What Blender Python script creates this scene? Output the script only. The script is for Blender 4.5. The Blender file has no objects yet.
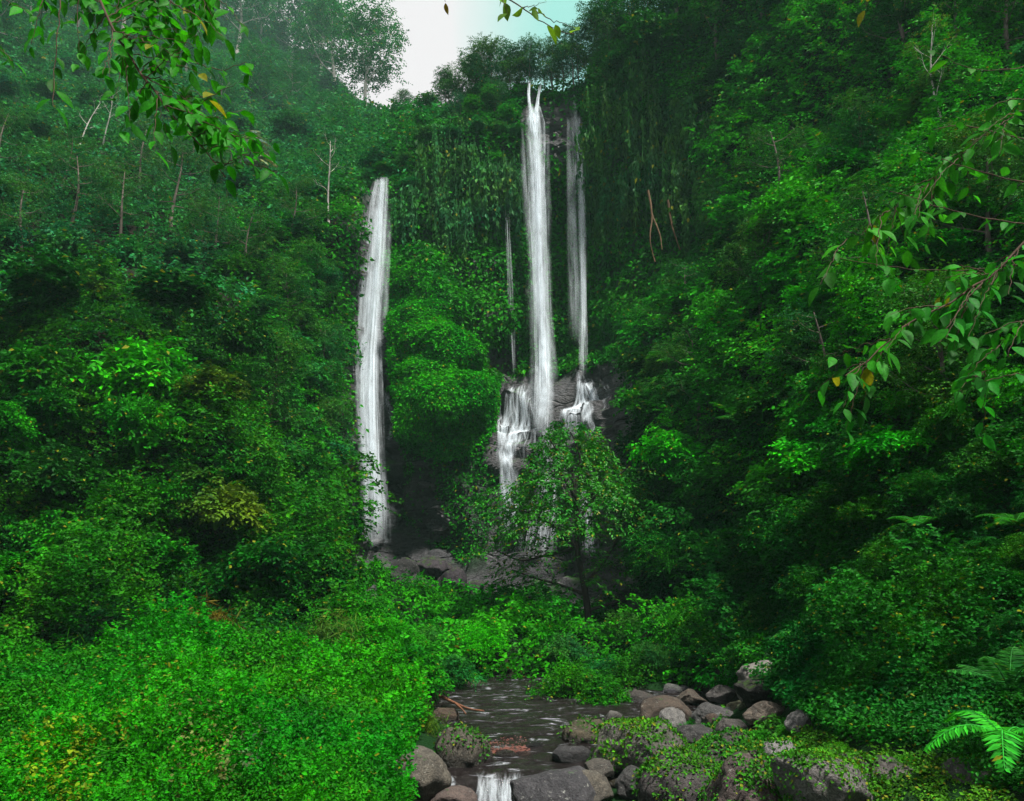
import bpy, math, random
import numpy as np

SEED = 11
rng = np.random.default_rng(SEED)
random.seed(SEED)
S = bpy.context.scene
COL = S.collection
R = math.radians

# ------------------------------------------------------------------ camera, sky, sun, exposure
CAMZ, F, CX, CY = 3.2, 800.0, 512.0, 400.5
PITCH = math.atan(159.5 / F)
cam = bpy.data.cameras.new("camera")
cam.sensor_width = 36.0
cam.lens = 36.0 * F / 1024.0
cam.clip_start = 0.05
cam.clip_end = 2000.0
camo = bpy.data.objects.new("camera", cam)
COL.objects.link(camo)
camo.location = (0, 0, CAMZ)
camo.rotation_euler = (math.pi / 2 + PITCH, 0, 0)
S.camera = camo

SUN_EL, SUN_AZ = R(66), R(140)          # azimuth clockwise from +Y; behind the camera, slightly left
w = bpy.data.worlds.new("World")
S.world = w
w.use_nodes = True
nt = w.node_tree
for n in list(nt.nodes):
    nt.nodes.remove(n)
wo = nt.nodes.new("ShaderNodeOutputWorld")
bg = nt.nodes.new("ShaderNodeBackground")
sky = nt.nodes.new("ShaderNodeTexSky")
sky.sky_type = 'NISHITA'
sky.sun_disc = False
sky.sun_elevation = SUN_EL
sky.sun_rotation = SUN_AZ
from mathutils import Vector
tc = nt.nodes.new("ShaderNodeTexCoord")
cn = nt.nodes.new("ShaderNodeTexNoise")
cn.inputs["Scale"].default_value = 1.7
cn.inputs["Detail"].default_value = 5
cr = nt.nodes.new("ShaderNodeValToRGB")
cr.color_ramp.elements[0].position = 0.28
cr.color_ramp.elements[1].position = 0.47
mx = nt.nodes.new("ShaderNodeMix")
mx.data_type = 'RGBA'
mx.inputs["B"].default_value = (4.0, 3.75, 3.87, 1)
nt.links.new(tc.outputs["Generated"], cn.inputs["Vector"])
nt.links.new(cn.outputs["Fac"], cr.inputs["Fac"])
nt.links.new(cr.outputs["Color"], mx.inputs["Factor"])
nt.links.new(sky.outputs["Color"], mx.inputs["A"])
# a gap of clearer sky low over the right of the rim
gd = nt.nodes.new("ShaderNodeVectorMath"); gd.operation = 'DOT_PRODUCT'
_g = Vector((0.115, 0.80, 0.60)).normalized()
gd.inputs[1].default_value = _g
nt.links.new(tc.outputs["Generated"], gd.inputs[0])
gr = nt.nodes.new("ShaderNodeMapRange")
gr.inputs["From Min"].default_value = 0.985; gr.inputs["From Max"].default_value = 0.9985
ga = nt.nodes.new("ShaderNodeMath"); ga.operation = 'MULTIPLY_ADD'
ga.inputs[1].default_value = 0.02; 
nt.links.new(cn.outputs["Fac"], ga.inputs[0]); nt.links.new(gd.outputs["Value"], ga.inputs[2])
gs = nt.nodes.new("ShaderNodeMath"); gs.operation = 'SUBTRACT'; gs.inputs[1].default_value = 0.01
nt.links.new(ga.outputs[0], gs.inputs[0]); nt.links.new(gs.outputs[0], gr.inputs["Value"])
m2 = nt.nodes.new("ShaderNodeMix"); m2.data_type = 'RGBA'
m2.inputs["B"].default_value = (1.7, 3.5, 3.2, 1)
nt.links.new(gr.outputs["Result"], m2.inputs["Factor"]); nt.links.new(mx.outputs["Result"], m2.inputs["A"])
# unseen sky overhead is dimmed to deepen the valley's shadows; lower sky stays bright
sz = nt.nodes.new("ShaderNodeSeparateXYZ")
nt.links.new(tc.outputs["Generated"], sz.inputs[0])
zr = nt.nodes.new("ShaderNodeMapRange")
zr.inputs["From Min"].default_value = 0.66; zr.inputs["From Max"].default_value = 0.84
zr.inputs["To Min"].default_value = 1.0; zr.inputs["To Max"].default_value = 0.34
nt.links.new(sz.outputs["Z"], zr.inputs["Value"])
zs_ = nt.nodes.new("ShaderNodeVectorMath"); zs_.operation = 'SCALE'
nt.links.new(m2.outputs["Result"], zs_.inputs[0]); nt.links.new(zr.outputs["Result"], zs_.inputs["Scale"])
nt.links.new(zs_.outputs[0], bg.inputs["Color"])
bg.inputs["Strength"].default_value = 0.1
nt.links.new(bg.outputs["Background"], wo.inputs["Surface"])

sl = bpy.data.lights.new("sun", 'SUN')
sl.energy = 5.0
sl.angle = R(7)
sl.color = (1.0, 0.96, 0.9)
so = bpy.data.objects.new("sun", sl)
COL.objects.link(so)
so.rotation_euler = (math.pi / 2 - SUN_EL, 0, math.pi - SUN_AZ + 0.0)
# direction towards the sun = (sin az, cos az) horizontally
from mathutils import Vector
sd = Vector((math.sin(SUN_AZ) * math.cos(SUN_EL), math.cos(SUN_AZ) * math.cos(SUN_EL), math.sin(SUN_EL)))
so.rotation_euler = sd.to_track_quat('Z', 'Y').to_euler()

S.view_settings.view_transform = 'Standard'
S.view_settings.look = 'None'
S.view_settings.gamma = 1.0
S.view_settings.use_curve_mapping = False
S.view_settings.exposure = 1.25
S.render.engine = 'CYCLES'
S.cycles.max_bounces = 4
S.cycles.diffuse_bounces = 1
S.cycles.glossy_bounces = 1
S.cycles.transmission_bounces = 3
S.cycles.transparent_max_bounces = 40
S.cycles.volume_bounces = 0
S.cycles.sample_clamp_indirect = 4.0
S.cycles.use_denoising = True

HAZE_DENSITY = 0.00038

# ------------------------------------------------------------------ maths helpers
def ray(px, py):
    px = np.asarray(px, float); py = np.asarray(py, float)
    v = (CY - py) / F
    u = (px - CX) / F
    fw = math.cos(PITCH) - v * math.sin(PITCH)
    up = math.sin(PITCH) + v * math.cos(PITCH)
    return u / fw, up / fw

def P(px, py, Y):
    a, b = ray(px, py)
    Y = np.asarray(Y, float)
    return np.stack(np.broadcast_arrays(a * Y, Y, CAMZ + b * Y), -1)

def unit(a):
    return a / np.maximum(np.linalg.norm(a, axis=-1, keepdims=True), 1e-9)

def _hash(i, j, k):
    h = (i * 374761393 + j * 668265263 + k * 2147483647 + 1013904223) & 0xFFFFFFFF
    h = ((h ^ (h >> 13)) * 1274126177) & 0xFFFFFFFF
    h = h ^ (h >> 16)
    return (h & 0xFFFF) / 32767.5 - 1.0

def vnoise(p):
    f = np.floor(p)
    i = f.astype(np.int64)
    t = p - f
    t = t * t * (3 - 2 * t)
    o = 0
    for a in (0, 1):
        for b in (0, 1):
            for c in (0, 1):
                wgt = (t[..., 0] if a else 1 - t[..., 0]) * (t[..., 1] if b else 1 - t[..., 1]) * (t[..., 2] if c else 1 - t[..., 2])
                o = o + wgt * _hash(i[..., 0] + a, i[..., 1] + b, i[..., 2] + c)
    return o

def fbm(p, octs=3):
    o, a, s = 0, 1.0, 1.0
    for k in range(octs):
        o = o + a * vnoise(p * s + 17.3 * k)
        a *= 0.5; s *= 2.03
    return o

def inpoly(px, py, poly):
    px = np.asarray(px, float); py = np.asarray(py, float)
    r = np.zeros(px.shape, bool)
    n = len(poly)
    for a in range(n):
        x0, y0 = poly[a]; x1, y1 = poly[(a + 1) % n]
        if y0 == y1:
            continue
        c = ((y0 > py) != (y1 > py)) & (px < (x1 - x0) * (py - y0) / (y1 - y0) + x0)
        r ^= c
    return r

def rnd(n, lo=0.0, hi=1.0):
    return rng.uniform(lo, hi, n)

def rdir(n):
    return unit(rng.normal(size=(n, 3)))

# ------------------------------------------------------------------ mesh builder
class MB:
    def __init__(s):
        s.v = []; s.f = []; s.n = 0
    def add(s, v, f, mat=0, smooth=False):
        v = np.asarray(v, float).reshape(-1, 3)
        f = np.asarray(f, np.int64)
        if len(v) == 0 or len(f) == 0:
            return
        s.v.append(v); s.f.append((f + s.n, mat, smooth)); s.n += len(v)
    def mesh(s, name, mats):
        me = bpy.data.meshes.new(name)
        v = np.concatenate(s.v)
        me.vertices.add(len(v))
        me.vertices.foreach_set("co", v.ravel().astype(np.float32))
        tot = np.concatenate([np.full(len(f), f.shape[1]) for f, m, k in s.f])
        loops = np.concatenate([f.ravel() for f, m, k in s.f])
        starts = np.concatenate([[0], np.cumsum(tot)[:-1]])
        me.loops.add(len(loops))
        me.loops.foreach_set("vertex_index", loops.astype(np.int32))
        me.polygons.add(len(tot))
        me.polygons.foreach_set("loop_start", starts.astype(np.int32))
        me.polygons.foreach_set("loop_total", tot.astype(np.int32))
        me.polygons.foreach_set("material_index", np.concatenate([np.full(len(f), m) for f, m, k in s.f]).astype(np.int32))
        me.polygons.foreach_set("use_smooth", np.concatenate([np.full(len(f), k) for f, m, k in s.f]))
        for m in (mats if isinstance(mats, (list, tuple)) else [mats]):
            me.materials.append(m)
        me.update(calc_edges=True)
        me.validate()
        return me

def link(name, me, color=None, parent=None, loc=None, rot=None, scale=None):
    o = bpy.data.objects.new(name, me)
    COL.objects.link(o)
    if color is not None:
        o.color = (*color, 1.0)
    if parent is not None:
        o.parent = parent
    if loc is not None:
        o.location = [float(q) for q in loc]
    if rot is not None:
        o.rotation_euler = [float(q) for q in rot]
    if scale is not None:
        o.scale = [float(q) for q in (scale if hasattr(scale, '__len__') else (scale,) * 3)]
    return o

def tag(o, label=None, cat=None, group=None, kind=None):
    if label: o['label'] = label
    if cat: o['category'] = cat
    if group: o['group'] = group
    if kind: o['kind'] = kind
    return o

def tube(path, rad, sides=6):
    path = np.asarray(path, float)
    n = len(path)
    rad = np.broadcast_to(np.asarray(rad, float), (n,))
    t = np.gradient(path, axis=0)
    t = unit(t)
    ref = np.array([0.31, 0.17, 0.94])
    if abs(np.mean(t @ ref)) > 0.85:
        ref = np.array([0.95, 0.2, 0.1])
    a = unit(np.cross(t, ref)); b = np.cross(t, a)
    ang = np.arange(sides) * 2 * math.pi / sides
    v = path[:, None, :] + rad[:, None, None] * (a[:, None, :] * np.cos(ang)[None, :, None] + b[:, None, :] * np.sin(ang)[None, :, None])
    v = v.reshape(-1, 3)
    i = np.arange(n - 1)[:, None] * sides; j = np.arange(sides)[None, :]; k = (j + 1) % sides
    f = np.stack([i + j, i + k, i + sides + k, i + sides + j], -1).reshape(-1, 4)
    return v, f

def smooth_path(pts, n):
    pts = np.asarray(pts, float)
    d = np.concatenate([[0], np.cumsum(np.linalg.norm(np.diff(pts, axis=0), axis=1))])
    m = len(pts)
    tang = np.gradient(pts, axis=0) / np.gradient(d)[:, None]
    s = np.linspace(0, d[-1], n)
    i = np.clip(np.searchsorted(d, s, side='right') - 1, 0, m - 2)
    h = (d[i + 1] - d[i])[:, None]
    t = ((s - d[i])[:, None]) / h
    return ((2 * t**3 - 3 * t**2 + 1) * pts[i] + (t**3 - 2 * t**2 + t) * h * tang[i] + (-2 * t**3 + 3 * t**2) * pts[i + 1] + (t**3 - t**2) * h * tang[i + 1])

LEAF = {
    0: (np.array([(0, 0, 0), (.42, .5, .13), (1, 0, -.12), (.42, -.5, .13)]), np.array([(0, 2, 1), (0, 3, 2)])),
    1: (np.array([(0, 0, 0), (.28, .46, .1), (.7, .36, .05), (1, 0, -.2), (.7, -.36, .05), (.28, -.46, .1), (.5, 0, -.02)]),
        np.array([(0, 6, 1), (1, 6, 2), (6, 3, 2), (0, 5, 6), (5, 4, 6), (4, 3, 6)])),
}
_rows = [(0, 0), (.14, .3), (.32, .49), (.52, .48), (.7, .36), (.86, .17), (1, .01)]
_v = []; _f = []
for i_, (x_, h_) in enumerate(_rows):
    dz = -0.35 * x_ * x_
    _v += [(x_, h_, .16 * h_ * 2 + dz), (x_, 0, dz), (x_, -h_, .16 * h_ * 2 + dz)]
    if i_:
        q = (i_ - 1) * 3
        _f += [(q, q + 1, q + 4, q + 3), (q + 1, q + 2, q + 5, q + 4)]
LEAF[2] = (np.array(_v), np.array(_f))

def leaves(mb, pos, ax, nrm, L, W, kind=0, mat=0):
    pos = np.asarray(pos, float)
    n = len(pos)
    if n == 0:
        return
    ax = unit(ax)
    side = unit(np.cross(nrm, ax))
    up = np.cross(ax, side)
    L = np.broadcast_to(L, (n,)); W = np.broadcast_to(W, (n,))
    t, f = LEAF[kind]
    v = (pos[:, None, :] + ax[:, None, :] * (t[None, :, 0, None] * L[:, None, None])
         + side[:, None, :] * (t[None, :, 1, None] * W[:, None, None])
         + up[:, None, :] * (t[None, :, 2, None] * W[:, None, None]))
    m = len(t)
    ff = (np.arange(n)[:, None, None] * m + f[None]).reshape(-1, f.shape[1])
    mb.add(v.reshape(-1, 3), ff, mat, kind == 2)

def sprays(mb, pos, d, length, nl, L, W, kind=0, droop=0.35, upn=None, jitter=0.25, mat=0, spread=0.75):
    """Flat twigs: leaves alternate along both sides of an axis."""
    K = len(pos)
    d = unit(d)
    up = np.tile([0, 0, 1.0], (K, 1)) if upn is None else upn
    up = up + rng.normal(size=(K, 3)) * 0.18
    side = unit(np.cross(up, d) + 1e-6)
    up = np.cross(d, side)
    length = np.broadcast_to(length, (K,))
    t = (np.arange(nl) + 0.5) / nl
    sg = np.where(np.arange(nl) % 2 == 0, 1.0, -1.0)
    p = pos[:, None] + d[:, None] * (t[None, :, None] * length[:, None, None]) - np.array([0, 0, 1.0]) * (droop * t**2)[None, :, None] * length[:, None, None]
    p = p + rng.normal(size=p.shape) * (0.05 * length[:, None, None])
    a = d[:, None] * 0.55 + side[:, None] * (sg * spread)[None, :, None] + np.array([0, 0, -1.0]) * (0.15 + droop * t)[None, :, None] + rng.normal(size=p.shape) * jitter
    nn = up[:, None] + rng.normal(size=p.shape) * jitter * 1.1
    sz = rng.uniform(0.7, 1.2, (K, nl)) * (1.08 - 0.35 * t)[None]
    leaves(mb, p.reshape(-1, 3), a.reshape(-1, 3), nn.reshape(-1, 3), (L * sz).ravel(), (W * sz).ravel(), kind, mat)

# ------------------------------------------------------------------ materials
def mat_new(name):
    m = bpy.data.materials.new(name)
    m.use_nodes = True
    t = m.node_tree
    for n in list(t.nodes):
        t.nodes.remove(n)
    out = t.nodes.new("ShaderNodeOutputMaterial")
    return m, t, out

def N(t, kind, **kw):
    n = t.nodes.new(kind)
    for k, v in kw.items():
        if k in n.inputs:
            n.inputs[k].default_value = v
        else:
            setattr(n, k, v)
    return n

def leaf_material(name, spec=0.04, rough=0.5, transl=0.22, yellow=0.986, var=0.55, mottle=0.0):
    m, t, out = mat_new(name)
    L = t.links.new
    geo = N(t, "ShaderNodeNewGeometry")
    oi = N(t, "ShaderNodeObjectInfo")
    # each leaf has its own lightness and, rarely, a yellowed colour
    ramp = N(t, "ShaderNodeMapRange")
    ramp.inputs["To Min"].default_value = 1 - var
    ramp.inputs["To Max"].default_value = 1 + var
    L(geo.outputs["Random Per Island"], ramp.inputs["Value"])
    tc = N(t, "ShaderNodeTexCoord")
    nz = N(t, "ShaderNodeTexNoise", Scale=1.6, Detail=2.0)
    L(tc.outputs["Object"], nz.inputs["Vector"])
    nr = N(t, "ShaderNodeMapRange")
    nr.inputs["From Min"].default_value = 0.3
    nr.inputs["From Max"].default_value = 0.7
    nr.inputs["To Min"].default_value = 0.75
    nr.inputs["To Max"].default_value = 1.3
    L(nz.outputs["Fac"], nr.inputs["Value"])
    mul = N(t, "ShaderNodeMath", operation='MULTIPLY')
    L(ramp.outputs["Result"], mul.inputs[0]); L(nr.outputs["Result"], mul.inputs[1])
    # kinds of plant differ from clump to clump: some yellower, some bluer
    pn = N(t, "ShaderNodeTexNoise", Scale=0.42, Detail=3.0, Roughness=0.6)
    L(geo.outputs["Position"], pn.inputs["Vector"])
    hr = N(t, "ShaderNodeMapRange")
    hr.inputs["From Min"].default_value = 0.36; hr.inputs["From Max"].default_value = 0.64
    L(pn.outputs["Fac"], hr.inputs["Value"])
    hm = N(t, "ShaderNodeMix", data_type='RGBA')
    hm.inputs["A"].default_value = (0.55, 0.8, 1.25, 1); hm.inputs["B"].default_value = (2.2, 1.2, 0.6, 1)
    L(hr.outputs["Result"], hm.inputs["Factor"])
    hv = N(t, "ShaderNodeVectorMath", operation='MULTIPLY')
    L(oi.outputs["Color"], hv.inputs[0]); L(hm.outputs["Result"], hv.inputs[1])
    vm = N(t, "ShaderNodeVectorMath", operation='SCALE')
    L(hv.outputs[0], vm.inputs[0]); L(mul.outputs[0], vm.inputs["Scale"])
    gt = N(t, "ShaderNodeMath", operation='GREATER_THAN')
    gt.inputs[1].default_value = yellow
    fr = N(t, "ShaderNodeMath", operation='FRACT')
    m7 = N(t, "ShaderNodeMath", operation='MULTIPLY')
    m7.inputs[1].default_value = 37.7
    L(geo.outputs["Random Per Island"], m7.inputs[0]); L(m7.outputs[0], fr.inputs[0]); L(fr.outputs[0], gt.inputs[0])
    mix = N(t, "ShaderNodeMix", data_type='RGBA')
    mix.inputs["B"].default_value = (0.13, 0.15, 0.008, 1)
    L(gt.outputs[0], mix.inputs["Factor"]); L(vm.outputs[0], mix.inputs["A"])
    if mottle:
        mn = N(t, "ShaderNodeTexNoise", Scale=70.0, Detail=4.0, Roughness=0.7)
        L(tc.outputs["Object"], mn.inputs["Vector"])
        mg = N(t, "ShaderNodeMapRange")
        mg.inputs["From Min"].default_value = 0.35; mg.inputs["From Max"].default_value = 0.65
        mg.inputs["To Min"].default_value = 1 - mottle; mg.inputs["To Max"].default_value = 1 + mottle
        L(mn.outputs["Fac"], mg.inputs["Value"])
        mo_ = N(t, "ShaderNodeVectorMath", operation='SCALE')
        L(mix.outputs["Result"], mo_.inputs[0]); L(mg.outputs["Result"], mo_.inputs["Scale"])
        csrc = mo_.outputs[0]
    else:
        csrc = mix.outputs["Result"]
    pb = N(t, "ShaderNodeBsdfPrincipled", Roughness=rough)
    pb.inputs["Specular IOR Level"].default_value = spec
    L(csrc, pb.inputs["Base Color"])
    tr = N(t, "ShaderNodeBsdfTranslucent")
    ts = N(t, "ShaderNodeVectorMath", operation='MULTIPLY')
    ts.inputs[1].default_value = (1.4, 1.25, 0.7)
    L(csrc, ts.inputs[0]); L(ts.outputs[0], tr.inputs["Color"])
    ms = N(t, "ShaderNodeMixShader")
    ms.inputs[0].default_value = transl
    L(pb.outputs[0], ms.inputs[1]); L(tr.outputs[0], ms.inputs[2]); L(ms.outputs[0], out.inputs["Surface"])
    return m

M_LEAF = leaf_material("leaf")
M_HERB = leaf_material("herb_leaf", spec=0.05, yellow=0.985, transl=0.3)
M_GLOSS = leaf_material("glossy_leaf", spec=0.08, rough=0.55, transl=0.45, yellow=0.994, var=0.5, mottle=0.3)
M_MOSS = leaf_material("moss_leaf", spec=0.1, rough=0.7, transl=0.2, yellow=0.93, var=0.6)

def bark_material():
    m, t, out = mat_new("bark")
    L = t.links.new
    oi = N(t, "ShaderNodeObjectInfo")
    tc = N(t, "ShaderNodeTexCoord")
    mp = N(t, "ShaderNodeMapping")
    mp.inputs["Scale"].default_value = (5, 5, 1.2)
    nz = N(t, "ShaderNodeTexNoise", Scale=3.0, Detail=6.0)
    L(tc.outputs["Object"], mp.inputs[0]); L(mp.outputs[0], nz.inputs["Vector"])
    nr = N(t, "ShaderNodeMapRange")
    nr.inputs["From Min"].default_value = 0.3; nr.inputs["From Max"].default_value = 0.7
    nr.inputs["To Min"].default_value = 0.45; nr.inputs["To Max"].default_value = 1.3
    L(nz.outputs["Fac"], nr.inputs["Value"])
    vm = N(t, "ShaderNodeVectorMath", operation='SCALE')
    L(oi.outputs["Color"], vm.inputs[0]); L(nr.outputs["Result"], vm.inputs["Scale"])
    pb = N(t, "ShaderNodeBsdfPrincipled", Roughness=0.85)
    pb.inputs["Specular IOR Level"].default_value = 0.2
    bp = N(t, "ShaderNodeBump", Strength=0.6, Distance=0.03)
    L(nz.outputs["Fac"], bp.inputs["Height"]); L(bp.outputs[0], pb.inputs["Normal"])
    L(vm.outputs[0], pb.inputs["Base Color"]); L(pb.outputs[0], out.inputs["Surface"])
    return m
M_BARK = bark_material()

def rock_material(name, scale, moss_amt, tint=None, rough=0.7, spec=0.35, strata=False, moss_col=(0.02, 0.07, 0.008, 1), bump=0.8, bdist=0.08):
    m, t, out = mat_new(name)
    L = t.links.new
    oi = N(t, "ShaderNodeObjectInfo")
    geo = N(t, "ShaderNodeNewGeometry")
    tc = N(t, "ShaderNodeTexCoord")
    mp = N(t, "ShaderNodeMapping")
    mp.inputs["Scale"].default_value = (1, 1, 2.6 if strata else 1)
    L(geo.outputs["Position"] if strata else tc.outputs["Object"], mp.inputs[0])
    n1 = N(t, "ShaderNodeTexNoise", Scale=scale, Detail=8.0, Roughness=0.65)
    n2 = N(t, "ShaderNodeTexNoise", Scale=scale * 7, Detail=5.0, Roughness=0.7)
    n3 = N(t, "ShaderNodeTexNoise", Scale=scale * 1.7, Detail=5.0)
    for n in (n1, n2, n3):
        L(mp.outputs[0], n.inputs["Vector"])
    cr = N(t, "ShaderNodeValToRGB")
    e = cr.color_ramp.elements
    e[0].position = 0.32; e[0].color = (0.35, 0.35, 0.37, 1)
    e[1].position = 0.68; e[1].color = (1.25, 1.2, 1.15, 1)
    L(n1.outputs["Fac"], cr.inputs["Fac"])
    c2 = N(t, "ShaderNodeValToRGB")
    e = c2.color_ramp.elements
    e[0].position = 0.36; e[0].color = (0.5, 0.5, 0.5, 1)
    e[1].position = 0.62; e[1].color = (1.25, 1.25, 1.25, 1)
    L(n2.outputs["Fac"], c2.inputs["Fac"])
    mm = N(t, "ShaderNodeVectorMath", operation='MULTIPLY')
    L(cr.outputs[0], mm.inputs[0]); L(c2.outputs[0], mm.inputs[1])
    m2 = N(t, "ShaderNodeVectorMath", operation='MULTIPLY')
    L(mm.outputs[0], m2.inputs[0])
    if tint is None:
        L(oi.outputs["Color"], m2.inputs[1])
    else:
        m2.inputs[1].default_value = tint
    # lichen
    lc = N(t, "ShaderNodeValToRGB")
    lc.color_ramp.elements[0].position = 0.6; lc.color_ramp.elements[1].position = 0.66
    n4 = N(t, "ShaderNodeTexNoise", Scale=scale * 3.1, Detail=6.0, Roughness=0.8)
    L(mp.outputs[0], n4.inputs["Vector"]); L(n4.outputs["Fac"], lc.inputs["Fac"])
    lm = N(t, "ShaderNodeMix", data_type='RGBA')
    lm.inputs["B"].default_value = (0.33, 0.34, 0.30, 1)
    lf = N(t, "ShaderNodeMath", operation='MULTIPLY')
    lf.inputs[1].default_value = 0.15 if strata else (0.0 if name == 'forest_floor' else 0.6)
    L(lc.outputs[0], lf.inputs[0]); L(lf.outputs[0], lm.inputs["Factor"]); L(m2.outputs[0], lm.inputs["A"])
    # moss on upward faces
    sx = N(t, "ShaderNodeSeparateXYZ")
    L(geo.outputs["Normal"], sx.inputs[0])
    a1 = N(t, "ShaderNodeMath", operation='MULTIPLY_ADD')
    a1.inputs[1].default_value = 0.35; a1.inputs[2].default_value = moss_amt - 0.6
    L(sx.outputs["Z"], a1.inputs[0])
    a2 = N(t, "ShaderNodeMath", operation='ADD')
    L(a1.outputs[0], a2.inputs[0]); L(n3.outputs["Fac"], a2.inputs[1])
    mr = N(t, "ShaderNodeMapRange")
    mr.inputs["From Min"].default_value = 0.42; mr.inputs["From Max"].default_value = 0.55
    L(a2.outputs[0], mr.inputs["Value"])
    mo = N(t, "ShaderNodeMix", data_type='RGBA')
    mo.inputs["B"].default_value = moss_col
    L(mr.outputs["Result"], mo.inputs["Factor"]); L(lm.outputs["Result"], mo.inputs["A"])
    pb = N(t, "ShaderNodeBsdfPrincipled", Roughness=rough)
    pb.inputs["Specular IOR Level"].default_value = spec
    if strata:
        ba = N(t, "ShaderNodeAttribute", attribute_name="bare")
        bm_ = N(t, "ShaderNodeMix", data_type='RGBA')
        bm_.inputs["A"].default_value = (0.004, 0.022, 0.004, 1)
        L(ba.outputs["Fac"], bm_.inputs["Factor"]); L(mo.outputs["Result"], bm_.inputs["B"])
        L(bm_.outputs["Result"], pb.inputs["Base Color"])
    else:
        L(mo.outputs["Result"], pb.inputs["Base Color"])
    vo = N(t, "ShaderNodeTexVoronoi", feature='DISTANCE_TO_EDGE', Scale=scale * 0.55)
    dv = N(t, "ShaderNodeVectorMath", operation='ADD')
    ds = N(t, "ShaderNodeVectorMath", operation='SCALE')
    ds.inputs["Scale"].default_value = 0.45 / scale
    L(n1.outputs["Color"], ds.inputs[0]); L(mp.outputs[0], dv.inputs[0]); L(ds.outputs[0], dv.inputs[1]); L(dv.outputs[0], vo.inputs["Vector"])
    vr = N(t, "ShaderNodeMapRange")
    vr.inputs["From Max"].default_value = 0.03
    vr.inputs["To Min"].default_value = 0.2 if strata else 0.82
    L(vo.outputs["Distance"], vr.inputs["Value"])
    a0 = N(t, "ShaderNodeMath", operation='ADD')
    ad = N(t, "ShaderNodeMath", operation='ADD')
    L(n1.outputs["Fac"], a0.inputs[0]); L(n2.outputs["Fac"], a0.inputs[1])
    L(a0.outputs[0], ad.inputs[0]); L(vr.outputs["Result"], ad.inputs[1])
    if name in ("boulder_rock", "mossy_rock"):
        # dark where the stream keeps the stone wet
        sp = N(t, "ShaderNodeSeparateXYZ")
        L(geo.outputs["Position"], sp.inputs[0])
        wz = N(t, "ShaderNodeMath", operation='MULTIPLY_ADD')
        wz.inputs[1].default_value = -0.25; 
        L(n1.outputs["Fac"], wz.inputs[0]); L(sp.outputs["Z"], wz.inputs[2])
        wm = N(t, "ShaderNodeMapRange")
        wm.inputs["From Min"].default_value = -0.02; wm.inputs["From Max"].default_value = 0.07
        wm.inputs["To Min"].default_value = 0.35; wm.inputs["To Max"].default_value = 1.0
        L(wz.outputs[0], wm.inputs["Value"])
        wc = N(t, "ShaderNodeVectorMath", operation='SCALE')
        L(mo.outputs["Result"], wc.inputs[0]); L(wm.outputs["Result"], wc.inputs["Scale"]); L(wc.outputs[0], pb.inputs["Base Color"])
        wr_ = N(t, "ShaderNodeMapRange")
        wr_.inputs["From Min"].default_value = 0.35
        wr_.inputs["To Min"].default_value = 0.25; wr_.inputs["To Max"].default_value = rough
        L(wm.outputs["Result"], wr_.inputs["Value"]); L(wr_.outputs["Result"], pb.inputs["Roughness"])
    bp = N(t, "ShaderNodeBump", Strength=bump, Distance=bdist)
    L(ad.outputs[0], bp.inputs["Height"]); L(bp.outputs[0], pb.inputs["Normal"])
    L(pb.outputs[0], out.inputs["Surface"])
    return m

M_CLIFF = rock_material("cliff_rock", 0.35, 0.2, tint=(0.068, 0.068, 0.074), rough=0.5, spec=0.4, strata=True, bump=1.0, bdist=0.5)
M_GROUND = rock_material("forest_floor", 0.5, 0.35, tint=(0.014, 0.012, 0.008), rough=0.95, spec=0.1, moss_col=(0.003, 0.02, 0.003, 1), bdist=0.2)
M_ROCK = rock_material("boulder_rock", 2.4, 0.08, rough=0.75, spec=0.3, bdist=0.05)
M_MOSSROCK = rock_material("mossy_rock", 2.6, 0.2, rough=0.85, spec=0.2, moss_col=(0.02, 0.045, 0.006, 1), bdist=0.08)

def water_fall_material():
    m, t, out = mat_new("falling_water")
    L = t.links.new
    geo = N(t, "ShaderNodeNewGeometry")
    nr = N(t, "ShaderNodeMapRange")
    nr.inputs["To Min"].default_value = 0.9; nr.inputs["To Max"].default_value = 1.0
    L(geo.outputs["Random Per Island"], nr.inputs["Value"])
    vm = N(t, "ShaderNodeVectorMath", operation='SCALE')
    vm.inputs[0].default_value = (0.87, 0.95, 1.0)
    L(nr.outputs["Result"], vm.inputs["Scale"])
    df = N(t, "ShaderNodeBsdfDiffuse")
    L(vm.outputs[0], df.inputs["Color"])
    tr = N(t, "ShaderNodeBsdfTranslucent")
    L(vm.outputs[0], tr.inputs["Color"])
    ms = N(t, "ShaderNodeMixShader")
    ms.inputs[0].default_value = 0.5
    L(df.outputs[0], ms.inputs[1]); L(tr.outputs[0], ms.inputs[2])
    at_ = N(t, "ShaderNodeAttribute", attribute_name="dens")
    mp = N(t, "ShaderNodeMapping")
    mp.inputs["Scale"].default_value = (3.2, 3.2, 0.5)
    L(geo.outputs["Position"], mp.inputs[0])
    nz = N(t, "ShaderNodeTexNoise", Scale=1.0, Detail=5.0, Roughness=0.65)
    L(mp.outputs[0], nz.inputs["Vector"])
    sr = N(t, "ShaderNodeMapRange")
    sr.inputs["From Min"].default_value = 0.34; sr.inputs["From Max"].default_value = 0.66
    sr.inputs["To Min"].default_value = 0.3; sr.inputs["To Max"].default_value = 1.3
    L(nz.outputs["Fac"], sr.inputs["Value"])
    mu = N(t, "ShaderNodeMath", operation='MULTIPLY', use_clamp=True)
    L(at_.outputs["Fac"], mu.inputs[0]); L(sr.outputs["Result"], mu.inputs[1])
    tp = N(t, "ShaderNodeBsdfTransparent")
    mt = N(t, "ShaderNodeMixShader")
    L(mu.outputs[0], mt.inputs[0]); L(tp.outputs[0], mt.inputs[1]); L(ms.outputs[0], mt.inputs[2]); L(mt.outputs[0], out.inputs["Surface"])
    return m
M_FALL = water_fall_material()

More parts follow.
